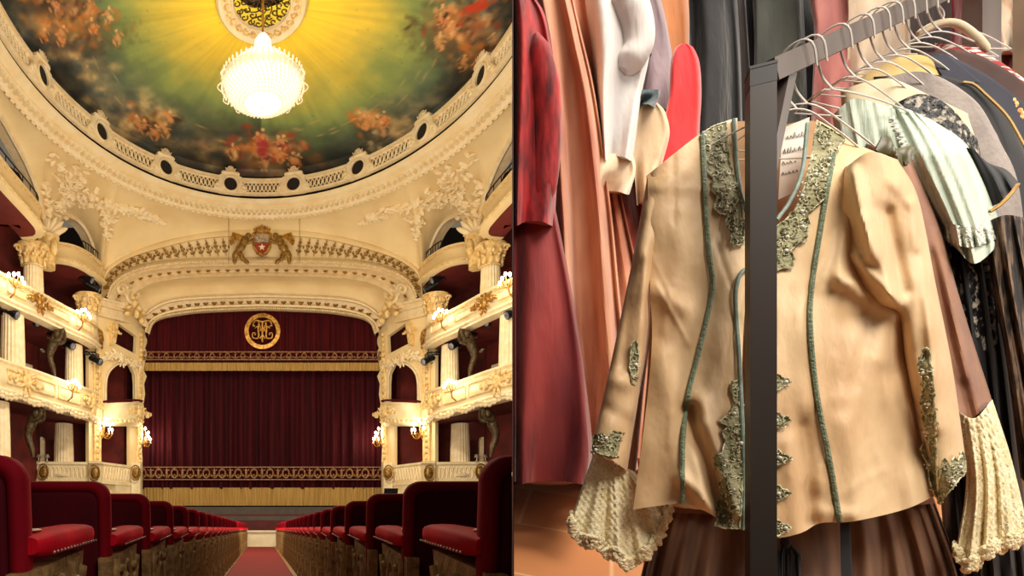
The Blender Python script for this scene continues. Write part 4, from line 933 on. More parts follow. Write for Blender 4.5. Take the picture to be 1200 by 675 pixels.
m = MB(); ba, bb_ = ra0+u*.075-w_*.01, Vector((ra0.x+.014, ra0.y+.02, ra0.z-.155)); d = (bb_-ba); m.box((ba+bb_)/2, (d.length,.018,.018), (d.normalized(), v_, d.normalized().cross(v_))); m.build('brace', 'rack_steel', rk, smooth=False)
m = MB(); m.box((ra1.x, ra1.y, (ra1.z+RZ(ra1.y))/2), (.0385,.0385,ra1.z-RZ(ra1.y))); m.build('post', 'rack_steel', rk, smooth=False)
# ------------------------------------------------ jacket
WR = [(1002,200,985,320,10,.010),(1015,205,1000,330,9,.008),(985,330,1050,365,12,.014),(1050,370,1030,420,14,.008),(940,500,950,612,10,-.008),(992,470,1006,610,14,.009),(1040,440,1052,596,16,-.007),(925,520,935,625,12,.008),(1000,400,960,560,20,.008),
      (808,482,846,602,8,-.022),(822,470,862,600,9,.010),(818,500,826,590,10,.012),(775,420,800,560,16,.006),(765,340,800,360,12,.006),(800,250,790,330,14,.005),(900,330,905,600,20,.004),(1040,470,1075,590,22,.006),
      (770,215,800,200,10,.005),(935,330,945,470,14,.005),(985,180,1010,230,12,.006),(1020,380,990,480,10,-.006),(800,560,840,600,8,.01),(960,600,1000,605,10,.006)]
RW = random.Random(21); WR2 = []
for _ in range(46):
    x, y = RW.uniform(765,1085), RW.uniform(190,600); l = RW.uniform(25,90); a = RW.gauss(0,.35); WR2.append((x-l*math.sin(a)/2, y-l*math.cos(a)/2, x+l*math.sin(a)/2, y+l*math.cos(a)/2, RW.uniform(2.5,6), RW.choice((-1,1))*RW.uniform(.0006,.0020)))
def DJ(x, y, *a):
    x = np.asarray(x, float); y = np.asarray(y, float)
    xc = np.interp(y, [140,300,600], [905,908,915]); hw = np.interp(y, [130,200,340,600], [165,160,158,185])
    t = np.clip(1-((x-xc)/hw)**2, 0, 1)
    d = 1.0-.062*np.sqrt(t)+np.interp(y, [130,160,220], [.05,.03,0])*1.0
    d = d+.0015*np.sin(x*.11+y*.03)+.0012*np.sin(y*.07-x*.05)
    return d-wrinkles(x, y, WR)-wrinkles(x, y, WR2)
jk = thing('embroidered_jacket', 'cream silk costume jacket with green cord and beaded embroidery hanging at rack front', 'jacket', P(905,600,.95))
LT = [(759,206),(785,184),(823,155),(848,143),(864,138)]; LR = [(864,138),(866,190),(874,245),(885,282),(876,330),(870,420),(872,520),(872,621)]
LL = [(759,206),(760,270),(762,340),(764,400),(757,480),(742,597)]; LB = [(742,597),(770,593),(800,590),(822,597),(838,606),(850,616),(872,621)]
m = panel(LT, LB, LL, LR, DJ, 70, 110); fp = m.build('front_panel', 'silk', jk)
RT = [(957,140),(975,150),(1000,167),(1052,188)]; RL = [(957,140),(947,200),(928,250),(896,295),(892,340),(893,480),(895,560),(895,629)]
RR = [(1052,188),(1052,260),(1054,330),(1058,380),(1074,470),(1098,580)]; RB = [(895,629),(915,630),(940,624),(962,613),(1000,611),(1060,597),(1098,580)]
m = panel(RT, RB, RL, RR, DJ, 80, 110); m.build('front_panel', 'silk', jk)
bk = lambda x,y,u,v: 1.035+.0*x-.0*u
m = panel([(757,206),(823,157),(866,142),(905,148),(955,142),(1000,168),(1052,189)], [(745,590),(900,600),(1095,575)], [(757,206),(762,380),(745,590)], [(1052,189),(1056,380),(1095,575)], lambda x,y,u,v: 1.03-.0*x+.012*np.sin(u*PI)-np.interp(y,[130,160,220],[.0,.0,0]), 40, 50); m.build('back_lining', 'silk_lining', jk)
# sleeves
def SLV(cx0, cy0, cx1, cy1, hw, D0, dep, wr=()):
    def f(x, y, u, v):
        return D0-dep*np.sqrt(np.clip(1-(2*u-1)**2,0,1))+.0015*np.sin(y*.12+u*4)-wrinkles(x, y, wr)
    return f
fS1 = SLV(0,0,0,0,0,1.0,.03,[(745,260,730,430,7,-.006),(757,300,745,500,6,.006),(700,440,735,450,8,.004),(712,480,745,500,8,-.004)])
m = panel([(759,205),(775,196),(792,225)], [(692,531),(715,538),(735,552)], [(759,205),(742,300),(717,420),(692,531)], [(792,225),(766,330),(760,400),(748,470),(735,552)], fS1, 30, 80); m.build('sleeve', 'silk', jk)
fS2w = [(1000,205,1020,300,9,.012),(1015,260,1045,345,10,.012),(1040,250,1060,340,9,-.01),(1070,240,1100,500,9,.008),(1050,215,1070,235,10,.006),(1000,300,1050,355,8,.010),(1075,300,1085,420,7,-.006),(990,260,1000,330,8,-.008)]
fS2 = lambda x, y, u, v: .955-.045*np.sqrt(np.clip(1-(2*u-1)**2,0,1))*(1-.3*v)+.035*v+.0015*np.sin(y*.1+x*.05)-wrinkles(x, y, fS2w)
m = panel([(990,196),(1020,178),(1052,187)], [(1100,590),(1116,570),(1133,548)], [(990,196),(984,250),(988,320),(1020,358),(1052,372),(1062,430),(1080,520),(1100,590)], [(1052,187),(1076,232),(1096,330),(1116,430),(1133,548)], fS2, 44, 110); m.build('sleeve', 'silk', jk)
# piping cords
cg = MB(); cord(cg, [(823,157),(826,220),(830,290),(835,332),(829,370),(817,420),(806,465),(800,520),(800,590)], DJ, .0034, 90)
cord(cg, [(977,180),(968,230),(958,290),(952,330),(949,370),(953,430),(960,480),(972,540),(984,611)], DJ, .0034, 90); cg.build('piping', 'cord_green', jk)
cb = MB(); cord(cb, [(860,140),(863,190),(868,225),(876,250)], DJ, .0028, 40); cord(cb, [(946,145),(940,200),(926,235),(910,258)], DJ, .0028, 40)
cord(cb, [(888,312),(870,318),(863,335),(862,360),(866,420),(869,480),(872,560),(871,621)], DJ, .003, 80); cb.build('neck_piping', 'cord_blue', jk)
# embroidery
def embroider(poly, dfn, name, seed, parent=None, e=.0035, dens=1.0, pearls=6, step=1.6):
    R = random.Random(seed); xs = [p[0] for p in poly]; ys = [p[1] for p in poly]; m = MB()
    D = lambda x, y: float(dfn(np.array([x]), np.array([y]))[0])
    # cloth base: clipped fine grid
    x0, x1, y0, y1 = min(xs), max(xs), min(ys), max(ys); nx, ny = int((x1-x0)/step)+1, int((y1-y0)/step)+1; idx = {}; vs = []; fs = []
    gx, gy = np.meshgrid(x0+np.arange(nx+1)*step, y0+np.arange(ny+1)*step); Dg = dfn(gx, gy)
    def vid(i, j):
        if (i,j) not in idx: idx[(i,j)] = len(vs); vs.append(P(gx[j,i], gy[j,i], Dg[j,i]-e))
        return idx[(i,j)]
    for j in range(ny):
        for i in range(nx):
            if pip(poly, x0+(i+.5)*step, y0+(j+.5)*step): fs.append((vid(i,j), vid(i+1,j), vid(i+1,j+1), vid(i,j+1)))
    m.add(vs, fs); base = m.build(name, 'embroidery', parent, angle=180)
    t = MB(); k = 0; tries = 0; area = abs(sum(poly[i-1][0]*poly[i][1]-poly[i][0]*poly[i-1][1] for i in range(len(poly))))/2
    n = int(area/46*dens)
    while k < n and tries < n*20:
        tries += 1; x, y = R.uniform(x0,x1), R.uniform(y0,y1)
        if not pip(poly, x, y): continue
        k += 1; a0 = R.uniform(0,2*PI); rr = R.uniform(2.6,4.6); sg = R.choice((-1,1)); pts = []
        for q in np.linspace(0,5.2,12): xx, yy = x+rr*(1-q/6.5)*math.cos(a0+sg*q), y+rr*(1-q/6.5)*math.sin(a0+sg*q); pts.append(P(xx, yy, D(xx,yy)-e-.0012))
        t.tube(pts, .0009, 4)
    # outline edging
    pp = pl(poly+[poly[0]], int(len(poly)*9)); Dp = dfn(pp[:,0], pp[:,1]); t.tube([P(x+R.uniform(-.5,.5), y+R.uniform(-.5,.5), d-e-.0008) for (x,y), d in zip(pp, Dp)], .0012, 4)
    t.build('thread_scroll', 'embroidery_thread', base)
    k = 0
    cxs = sorted([(R.uniform(x0,x1), R.uniform(y0,y1)) for _ in range(400)], key=lambda q: q[1]); pts_ = [q for q in cxs if pip(poly, *q)]
    for i in range(pearls):
        if pts_: pm = MB(); x, y = pts_[int((i+.5)*len(pts_)/pearls)]; pm.ball(P(x, y, D(x,y)-e-.0015), .0028, 8, 6); [pm.ball(P(x+5*math.cos(a), y+5*math.sin(a), D(x,y)-e-.001), .0012, 5, 4) for a in np.linspace(0,6.28,7)]; pm.build('pearl', 'pearl', base)
    return base
e1 = [(824,155),(838,147),(851,143),(852,165),(855,190),(862,212),(870,237),(872,262),(872,286),(863,288),(855,284),(857,272),(850,262),(852,252),(843,250),(837,244),(841,232),(834,222),(836,208),(829,202),(826,180)]
e2 = [(958,143),(974,152),(991,163),(984,170),(979,181),(973,186),(976,196),(970,205),(973,214),(966,222),(967,232),(958,240),(952,246),(945,251),(949,262),(946,272),(946,281),(936,285),(927,293),(931,304),(928,315),(918,314),(908,318),(906,268),(920,258),(932,247),(940,228),(945,211),(949,190),(952,179),(954,160)]
e3 = [(858,447),(866,446),(868,460),(870,480),(871,520),(870,560),(868,600),(866,620),(850,619),(838,616),(842,606),(840,592),(846,580),(843,568),(848,557),(838,545),(836,536),(846,530),(850,517),(846,506),(853,500),(842,494),(854,486),(862,472),(857,458)]
embroider(e1, DJ, 'embroidered_collar', 1, jk, pearls=6); embroider(e2, DJ, 'embroidered_collar', 2, jk, pearls=8); embroider(e3, DJ, 'embroidered_hem', 3, jk, pearls=5)
for i, y in enumerate((448,493,537,578,619)):
    embroider([(905,y-11),(913,y-9),(916,y-5),(922,y-4),(927,y),(921,y+3),(917,y+6),(912,y+9),(905,y+10)], DJ, 'embroidered_leaf', 20+i, jk, pearls=1)
g2 = lambda x, y: fS2(x, y, np.clip((x-(1052+(y-372)*.22))/(50.), .02, .98), np.clip((y-190)/390., 0, 1))
embroider([(1082,412),(1086,407),(1090,414),(1091,430),(1094,450),(1094,467),(1097,490),(1096,511),(1098,550),(1101,588),(1095,580),(1090,566),(1087,545),(1079,526),(1084,515),(1080,500),(1083,486),(1078,470),(1082,455),(1080,440),(1075,428)], lambda x,y: g2(x,y)-.004, 'embroidered_cuff', 4, jk, pearls=4)
embroider([(1101,589),(1114,574),(1132,553),(1131,540),(1127,528),(1122,540),(1118,535),(1113,546),(1107,537),(1103,550),(1099,570)], lambda x,y: g2(x,y)-.004, 'embroidered_cuff', 5, jk, pearls=2)
g1 = lambda x, y: fS1(x, y, np.clip((x-(759-(y-206)*.205))/(40.), .02, .98), np.clip((y-206)/330., 0, 1))
embroider([(740,403),(746,398),(748,415),(747,435),(745,452),(740,448),(738,430)], g1, 'embroidered_cuff', 6, jk, pearls=1)
embroider([(695,512),(704,507),(712,512),(720,505),(733,508),(731,520),(729,536),(712,534),(694,530)], g1, 'embroidered_cuff', 7, jk, pearls=2)
# size tag inside the neck
m = panel([(917,150),(949,137)], [(912,234),(938,222)], [(917,150),(912,234)], [(949,137),(938,222)], lambda x,y,u,v: 1.018+0*x, 6, 6, .002, False); tgm = m.build('paper_tag', mat('tag_white', S(240,228,214), S(228,214,200), rough=.7), jk)
m = MB(); Rw = random.Random(3)
for (y0, xa, xb, dy, big) in ((163,922,944,-4,1),(180,918,944,-5,1),(193,917,932,-3,.6),(205,916,936,-4,.5)):
    x = xa
    while x < xb:
        h = Rw.uniform(3,6.5)*big; yy = y0+(x-xa)/(xb-xa)*dy
        m.tube([P(x, yy, 1.0165), P(x+Rw.uniform(0,2), yy-h, 1.0165), P(x+2+Rw.uniform(-.5,1), yy-h*Rw.uniform(0,.6), 1.0165), P(x+2.5, yy, 1.0165)], .0006, 4); x += Rw.uniform(3.4,5.2)
m.build('handwriting', mat('ink', S(60,52,60), rough=.6), tgm)
# ------------------------------------------------ hangers
def rail_at(t): return ra0+u*(t*L)
HK = []
def hanger(t, shL, shR, D, lab, wire='wire_white', r=.0013, drop=.06):
    p = rail_at(t)+w_*.016; h = thing('wire_hanger', lab, 'hanger', p, 'white wire hangers on the rack rail')
    m = MB(); c = rail_at(t); q = [c+v_*.02-w_*.02, c+v_*.021+w_*.008, c+v_*.012+w_*.021, c-v_*.006+w_*.021, c-v_*.019+w_*.010, c-v_*.021-w_*.014, c-v_*.012-Z3*.045]
    q = [a+u*.0 for a in q]; nk = c+Vector((0,D-c.y,0))*.0-Z3*.07
    m.tube(cr(q+[nk], 26), r*1.15, 6); m.build('hook', wire, h)
    m = MB(); A, B = P(shL[0], shL[1], D), P(shR[0], shR[1], D)
    m.tube(cr([A+Z3*-.004, A*.5+nk*.5+Z3*.006, nk, B*.5+nk*.5+Z3*.006, B+Z3*-.004], 26), r, 6); m.tube([A-Z3*.004, (A+B)/2-Z3*.004, B-Z3*.004], r, 6); m.build('shoulder_wire', wire, h); return h
hanger(.11, (800,186), (1018,180), .985, 'white wire hanger holding the embroidered cream jacket')
hanger(.145, (850,172), (1050,190), 1.02, 'white wire hanger just behind the cream jacket, carrying the dusty brown gown')
hanger(.24, (930,130), (1090,140), 1.06, 'white wire hanger carrying the pale mint blouse')
hanger(.33, (950,116), (1088,150), 1.09, 'white wire hanger carrying the black and white sequined top')
LB_ = ['beige jacket','grey cardigan','black dress','navy coat','brown coat','dark red coat','striped garment','tan silk blouse']
for i in range(8):
    t = .40+i*.058; D = 1.11+i*.022; hanger(t, (960+i*14,108-i*8), (1080+i*15,118-i*9), D, f'white wire hanger on the rail, {ORD[i]} behind the sequined top\'s hanger')
# ------------------------------------------------ brown gown with lace cuffs
gw = thing('lace_cuffed_gown', 'dusty brown gown with pleated skirt and cream lace cuffs hanging behind the jacket', 'gown', P(930,675,1.06))
m = closed_garment([(560,775,1085),(600,768,1100),(680,750,1128),(760,735,1145)], 1.085, .05, 27, .014, .4, 400, 24); m.build('skirt', 'skirt_brown', gw, angle=180)
m = panel([(1015,168),(1040,178),(1073,190)], [(1085,500),(1125,500),(1163,470)], [(1015,168),(1055,300),(1085,500)], [(1073,190),(1100,262),(1128,360),(1163,470)], tubular(1.05,.035,2,.004,.5,[(1100,250,1130,440,8,.006),(1090,300,1120,470,8,-.006)]), 30, 60); m.build('sleeve', 'dusty', gw)
m = panel([(790,180),(905,150),(1030,172)], [(770,600),(930,605),(1095,590)], [(790,180),(770,600)], [(1030,172),(1095,590)], lambda x,y,u,v: 1.055+0*x, 30, 40); m.build('bodice', 'dusty', gw)
def lace(T, B, L_, R_, D0, dep, nf, amp, seed, parent):
    f = lambda x,y,u,v: D0-dep*np.sqrt(np.clip(1-(2*u-1)**2,0,1))+amp*(np.sin(u*2*PI*nf+seed+2*v+1.5*np.sin(v*3))+.4*np.sin(u*2*PI*nf*2.3+4*v))*(.2+.8*v)+.0015*np.sin(x*.9)*np.sin(y*.7)
    o = panel(T, B, L_, R_, f, 90, 50, .0015).build('lace_cuff', 'lace', parent, angle=180)
    b = cr(B, 80); k = np.linspace(0,1,80); m = MB(); R = random.Random(seed)
    for row in range(3):
        for (x, y), t in zip(b[:,:2], k):
            D = D0-dep*math.sqrt(max(0,1-(2*t-1)**2))+amp*math.sin(t*2*PI*nf+seed+2)-.002; c = P(x+R.uniform(-2,2), y-row*5+2*math.sin(t*40)+R.uniform(-1.5,1.5), D-row*.001); a = R.uniform(0,PI)
            m.ell(c, (Vector((math.cos(a),0,math.sin(a)))*.0062, Vector((0,.0022,0)), Vector((-math.sin(a),0,math.cos(a)))*.0042), 6, 4)
    m.build('scalloped_edge', 'lace_edge', o); return o
lace([(697,528),(715,540),(742,552)], [(668,612),(676,632),(700,642),(720,655),(740,664),(768,640),(786,600)], [(697,528),(682,570),(668,612)], [(742,552),(770,580),(786,600)], 1.03, .03, 5, .006, 1, gw)
lace([(1120,480),(1142,490),(1163,468)], [(1120,648),(1135,668),(1160,650),(1185,640),(1208,632)], [(1120,480),(1132,560),(1120,648)], [(1163,468),(1186,540),(1208,632)], 1.03, .035, 4, .006, 2, gw)
m = panel([(790,200),(800,210)], [(700,530),(745,556)], [(790,200),(735,380),(700,530)], [(800,210),(762,400),(745,556)], tubular(1.045,.02), 20, 40); m.build('sleeve', 'dusty', gw)
# green bow on its shoulder
m = MB(); bc = P(1046,179,.985)
for sgn, (ax, ay) in ((-1,(-16,-9)),(1,(17,5))):
    k = .985/F; e = Vector((ax*k,-.004,-ay*k)); n_ = Vector((ay*k,0,ax*k)).normalized()
    rows = [[bc+e*t*1.15+n_*(w*(.004+.010*math.sin(min(t,1)*PI*.62)))+Vector((0,-.006*math.sin(t*PI)*(1 if abs(w)<1 else .4)+.0,0)) for w in (-1,-.5,0,.5,1)] for t in np.linspace(0,1,10)]; m.grid(rows)
    rows = [[p+Vector((0,.004+.008*math.sin(j/9*PI),0)) for p in r_] for j, r_ in enumerate(rows)]; m.grid(rows)
m.ell(bc, ((.006,0,0),(0,.006,0),(0,0,.008)), 8, 6)
for a, b in ((8,20),(16,16)): m.tube([bc, bc+Vector((a*.0007,-.003,-.008)), bc+Vector((a*.0011,0,-b*.0012))], [.003,.005,.006], 6)
m.build('bow', 'bow_green', gw)
# dark sash and tassel hanging at the waist
sa = thing('black_tassel', 'black tassel hanging between the pleats under the jacket hem beside the rack post', 'tassel', P(922,640,1.0))
m = MB(); rt = random.Random(2)
for i in range(40):
    x = 912+rt.uniform(-2,26); m.tube([P(920,632,1.0), P(x,650,.995+rt.uniform(-.004,.004)), P(x+rt.uniform(-2,2),690,1.0+rt.uniform(-.004,.004))], .0014, 4)
m.ell(P(920,636,.998), ((.008,0,0),(0,.006,0),(0,0,.012)), 8, 6); m.build('strand', 'black_cloth', sa)
m = MB(); m.tube(cr([P(920,632,1.0), P(918,622,1.01), P(916,600,1.02)], 8), .0018, 5); m.build('cord', 'black_cloth', sa)
m = panel([(984,600),(996,600)], [(986,700),(1000,700)], [(984,600),(986,700)], [(996,600),(1000,700)], lambda x,y,u,v: .998+0*x, 6, 12, .002); tag(m.build('black_ribbon', 'black_cloth'), 'black ribbon hanging over the brown pleats below the jacket hem', 'ribbon')
# ------------------------------------------------ mint blouse
mb = thing('mint_blouse', 'pale mint blouse with puffed short sleeve and lace band, behind the jacket', 'blouse', P(1080,310,1.06))
m = panel([(975,135),(1000,116),(1030,122),(1085,140)], [(1000,310),(1060,296),(1116,276)], [(975,135),(990,230),(1000,310)], [(1085,140),(1108,215),(1116,276)], tubular(1.085,.04,7,.003), 60, 60); m.build('bodice', 'mint', mb)
fm = lambda x,y,u,v: 1.075-.06*np.sqrt(np.clip(1-(2*u-1)**2,0,1))*np.interp(v,[0,.4,1],[.5,1,1])+.003*np.sin(u*34+v*2)*np.interp(v,[0,.3,1],[1,.5,.9])
m = panel([(1030,128),(1052,126),(1092,146)], [(1104,268),(1136,276),(1167,266)], [(1030,128),(1056,190),(1085,240),(1104,268)], [(1092,140),(1130,166),(1156,212),(1172,264)], fm, 60, 60); sl = m.build('sleeve', 'mint', mb)
m = panel([(1103,258),(1135,266),(1166,256)], [(1106,282),(1138,290),(1173,278)], [(1103,258),(1106,282)], [(1166,256),(1173,278)], lambda x,y,u,v: fm(x,y,u,1+0*v)-.006+.003*np.sin(u*60)*v, 90, 10); m.build('lace_band', 'mint_lace', sl)
m = panel([(1106,278),(1138,286),(1172,274)], [(1118,288),(1142,309),(1172,286)], [(1106,278),(1110,284),(1118,288)], [(1172,274),(1174,280),(1172,286)], lambda x,y,u,v: fm(x,y,u,1+0*v)+.004*np.sin(u*22), 60, 12); m.build('sleeve_frill', 'mint', sl)
m = MB()
for i in range(9): m.ell(P(1045+i*2.5,140+i*5.2,1.03), ((.006,0,0),(0,.003,0),(.002,0,.006)), 6, 4)
m.build('shoulder_frill', 'mint_lace', mb)
# ------------------------------------------------ rest of the rack, front to back
def hung(name, lab, cat, mt, D, T, B, Lc, Rc, dep=.03, folds=3, amp=.006, grp='costumes on the clothes rack', part='body', ph=0):
    g = thing(name, lab, cat, P(B[1][0], B[1][1], D), grp)
    panel(T, B, Lc, Rc, tubular(D, dep, folds, amp, ph), 40, 60, .01).build(part, mt, g); return g
g = hung('sequined_top', 'black and white sequined top with dark puffed sleeve behind the mint blouse', 'top', 'sequin', 1.10, [(1040,126),(1078,110),(1112,124),(1146,164)], [(1085,420),(1130,420),(1175,400)], [(1040,126),(1070,300),(1085,420)], [(1146,164),(1160,250),(1175,400)], .035, 3, .004)
panel([(1128,172),(1142,176),(1156,192)], [(1154,244),(1174,236),(1194,214)], [(1128,172),(1142,210),(1154,244)], [(1156,192),(1178,198),(1194,214)], tubular(1.075,.03,2,.003), 24, 24).build('sleeve', 'black_cloth', g)
m = MB(); m.tube(cr([P(1160,248,1.035), P(1172,240,1.03), P(1184,228,1.03), P(1193,216,1.035)], 12), .0028, 6); m.build('gold_cuff_band', 'gold_braid', g)
g = hung('black_gown', 'long black gown hanging behind the lace-cuffed brown gown', 'gown', 'black_cloth', 1.10, [(1078,236),(1105,246),(1140,262)], [(1112,720),(1165,730),(1215,720)], [(1078,236),(1112,720)], [(1140,262),(1170,340),(1215,720)], .035, 5, .010)
g = hung('tweed_gown', 'dark brown tweed costume with ribbed hanging sleeve at the right edge', 'gown', 'tweed', 1.06, [(1152,262),(1178,252),(1204,256)], [(1196,560),(1240,600),(1290,560)], [(1152,262),(1164,340),(1180,430),(1196,560)], [(1204,256),(1240,400),(1290,560)], .03, 4, .008)
shoulders = [('beige_jacket','beige jacket with square shoulder behind the sequined top','beige_cloth',1.12,[(985,105),(1040,92),(1090,112),(1136,134)],[(1136,134),(1150,200),(1160,420)],3),
 ('grey_cardigan','soft grey cardigan with rounded long sleeve behind the beige jacket','grey_cloth',1.145,[(1010,100),(1080,84),(1140,115),(1170,160)],[(1170,160),(1196,230),(1210,420)],2),
 ('black_dress','black dress with tan piped collar behind the grey cardigan','black_cloth',1.17,[(1020,90),(1100,88),(1150,108),(1190,150)],[(1190,150),(1215,230),(1230,420)],2),
 ('navy_coat','navy coat with pointed lapel behind the black dress','navy_cloth',1.20,[(1040,78),(1095,62),(1150,84),(1200,120)],[(1200,120),(1230,200),(1250,420)],2),
 ('floral_coat','dark coat with orange flower trim behind the navy coat','brown_cloth',1.225,[(1060,70),(1120,58),(1180,82),(1225,120)],[(1225,120),(1250,200),(1265,420)],2),
 ('dark_red_coat','dark red coat behind the floral-trimmed coat','dark_red',1.25,[(1070,62),(1140,62),(1190,92),(1240,130)],[(1240,130),(1265,210),(1280,420)],2),
 ('tan_blouse','tan silk blouse with loose collar midway along the rail','tan_silk',1.185,[(1000,96),(1050,68),(1085,66),(1108,90)],[(1108,90),(1120,140),(1130,300)],2),
 ('striped_shirt','white and red striped garment on far hanger of the rail','striped',1.275,[(1095,50),(1140,56),(1172,72),(1200,92)],[(1200,92),(1220,160),(1235,300)],2)]
sm = mat('striped', S(236,222,208), S(170,50,50), rough=.7, scale=30, stretch=(1,1,8), contrast=(.48,.52))
for nm, lab, mt, D, T, R_, f in shoulders:
    b = [(T[0][0]+20, R_[-1][1]), ((T[0][0]+R_[-1][0])/2, R_[-1][1]+6), R_[-1]]
    g = hung(nm, lab, nm.split('_')[-1], mt, D, T, b, [T[0], b[0]], R_, .03, f, .004, ph=D*30)
    if nm == 'black_dress':
        m = MB(); m.tube([P(x,y,D-.034) for x,y in cr([(1128,96),(1140,98),(1152,108),(1180,136),(1200,170)],20)], .0022, 5); m.build('tan_piping', 'tan_silk', g)
    if nm == 'floral_coat':
        m = MB(); R = random.Random(4)
        for x, y in ((1163,108),(1172,118),(1186,122),(1194,134)):
            for a in range(6): q = P(x+4*math.cos(a), y+4*math.sin(a), D-.04); m.ell(q, ((.007,0,0),(0,.003,0),(0,0,.006)), 6, 4)
        m.build('flower_trim', mat('flower_orange', S(232,120,60), S(240,200,120), rough=.6, scale=90), g)
    if nm == 'navy_coat':
        panel([(1088,66),(1110,64)], [(1110,98),(1150,96)], [(1088,66),(1100,82),(1110,98)], [(1110,64),(1130,80),(1150,96)], lambda x,y,u,v: D-.036+0*x, 10, 10, .003).build('lapel', 'navy_cloth', g)
g = thing('wooden_hanger', 'pale padded wooden hanger on the far part of the rail', 'hanger', P(1110,40,1.24))
m = MB(); m.tube(cr([P(1075,40,1.24), P(1098,28,1.235), P(1122,28,1.23), P(1145,44,1.225), P(1158,60,1.22)], 20), [.004]+[.0065]*18+[.004], 8); m.build('arm', 'beige_cloth', g)
m = MB(); m.tube(cr([P(1104,28,1.235), P(1106,15,1.235), P(1100,6,1.235)], 8), .0016, 5); m.build('hook', 'wire_white', g)
# ------------------------------------------------ background costumes
GB = 'costumes hanging along the back of the wardrobe'
def bgm(name, c1, c2, **k): return mat('bg_'+name, S(*c1), S(*c2), rough=.85, **({'scale': 5, 'stretch': (2,2,.5), 'detail': 2.5, 'contrast': (.3,.7), 'sheen': .3, 'bump': .6, 'bscale': 9} | k))
def gown(name, lab, cat, c1, c2, D, rows, dep=.12, folds=9, amp=.05, ph=0, sleeves=(), parts=(), part='body', **k):
    g = thing(name, lab, cat, P((rows[-1][1]+rows[-1][2])/2, rows[-1][0], D), GB); mt = bgm(name, c1, c2, **k)
    amp *= 2.0
    if rows[0][0] > 0: y_, l_, r_ = rows[0]; rows = [(y_-7, (l_+r_)/2-(r_-l_)*.14, (l_+r_)/2+(r_-l_)*.14)]+[(y_-4, (l_+r_)/2-(r_-l_)*.34, (l_+r_)/2+(r_-l_)*.34)]+list(rows)
    closed_garment(rows, D, dep, folds, amp, ph, 120, 50, 3).build(part, mt, g)
    for sp in sleeves:
        pts, w = sp; q = cr(pts, 24); MB().tube([P(x,y,D-dep*.7) for x,y in q], list(np.interp(np.linspace(0,1,24),[0,.08,.3,.9,1],[w*.2,w*.75,w,w*.85,w*.35])), 12).build('sleeve', mt, g)
    for nm, c3, c4, rw, dz in parts: closed_garment(rw, D-dz, dep, folds, amp, ph+1, 90, 30, 2).build(nm, bgm(name+'_'+nm, c3, c4), g)
    return g
gown('red_lace_gown', 'red lace gown with a dusty red skirt at the far left of the wardrobe', 'gown', (190,38,40), (84,12,20), 1.75, [(-10,601.2,622),(20,601.2,640),(80,602,650),(160,602,655),(262,602,650)], .06, 5, .02, scale=22, detail=4,
     sleeves=(([(628,40),(640,110),(642,180),(636,245)], .035),), parts=(('skirt', (156,56,52), (92,22,30), [(240,602,650),(330,602,668),(430,602,684),(520,602,694),(566,602,690)], -.02),))
gown('salmon_gown', 'long salmon and gold gown draped beside the red lace gown', 'gown', (224,168,130), (160,88,64), 1.98, [(-20,622,668),(40,632,682),(120,640,700),(240,648,716),(360,655,728),(470,662,742),(548,668,748)], .11, 8, .03, .5, sleeves=())
gown('peach_gown', 'peach satin gown hanging between salmon gown and white blouse', 'gown', (226,166,130), (172,98,70), 2.14, [(-20,660,690),(60,668,708),(160,678,716),(280,690,740),(400,690,770),(540,690,800)], .10, 7, .03, 1.1)
gown('rust_gown', 'rust coloured gown low behind the jacket sleeve', 'gown', (186,92,72), (140,60,50), 2.22, [(150,690,740),(260,690,770),(400,690,800),(552,680,830)], .1, 9, .03, 2.0)
gown('white_blouse', 'white ruffled blouse hanging in the back row', 'blouse', (222,218,214), (186,182,182), 2.0, [(-12,684,758),(20,688,764),(60,694,762),(110,699,752),(160,704,746),(186,706,742)], .08, 5, .025, .2,
     sleeves=(([(724,-15),(742,20),(746,56),(728,84)], .05),), parts=(('lower_frill', (228,206,176), (200,172,142), [(180,694,742),(200,690,745),(226,694,738)], .02),))
gown('cream_bodice', 'cream bodice with dark teal sash below the white blouse', 'bodice', (226,200,164), (190,160,126), 2.05, [(120,752,770),(132,745,780),(155,742,785),(185,741,778),(212,744,770),(238,746,768)], .06, 4, .02, .7,
     parts=(('teal_sash', (60,78,82), (40,54,60), [(105,748,774),(114,746,772),(124,744,768)], .03),))
gown('mauve_coat', 'slim mauve grey coat behind the white blouse', 'coat', (150,132,138), (110,92,98), 2.3, [(-20,738,770),(30,746,782),(80,750,790),(130,744,796)], .07, 4, .02)
gown('brown_jacket', 'dark brown jacket under the mauve coat', 'jacket', (66,40,36), (40,26,26), 2.28, [(70,748,784),(100,746,790),(150,740,790),(240,735,790)], .06, 4, .02)
gown('ochre_dress', 'narrow ochre dress between mauve coat and black costumes', 'dress', (184,116,62), (146,84,44), 2.35, [(-20,768,806),(30,774,808),(80,778,806),(130,778,800),(260,760,800)], .07, 4, .02)
gown('scarlet_coat', 'bright scarlet coat standing out among the dark costumes', 'coat', (226,40,44), (180,22,30), 2.1, [(58,790,814),(75,786,820),(110,784,822),(150,776,820),(200,766,820),(300,760,822)], .07, 4, .02, .4)
gown('black_coat', 'black coat hanging left of the rack post', 'coat', (34,34,34), (16,16,18), 2.5, [(-30,800,862),(60,806,868),(200,800,872),(420,790,880)], .1, 6, .03)
gown('charcoal_coat', 'charcoal coat with brownish front edge behind the rack post', 'coat', (64,54,52), (36,32,32), 2.55, [(-30,844,872),(100,846,880),(300,838,890)], .08, 4, .02, 2)
gown('black_cloak', 'wide black cloak behind the top rail', 'cloak', (22,22,22), (12,12,14), 2.6, [(-30,870,968),(60,872,990),(200,870,1010),(420,860,1020)], .1, 7, .03)
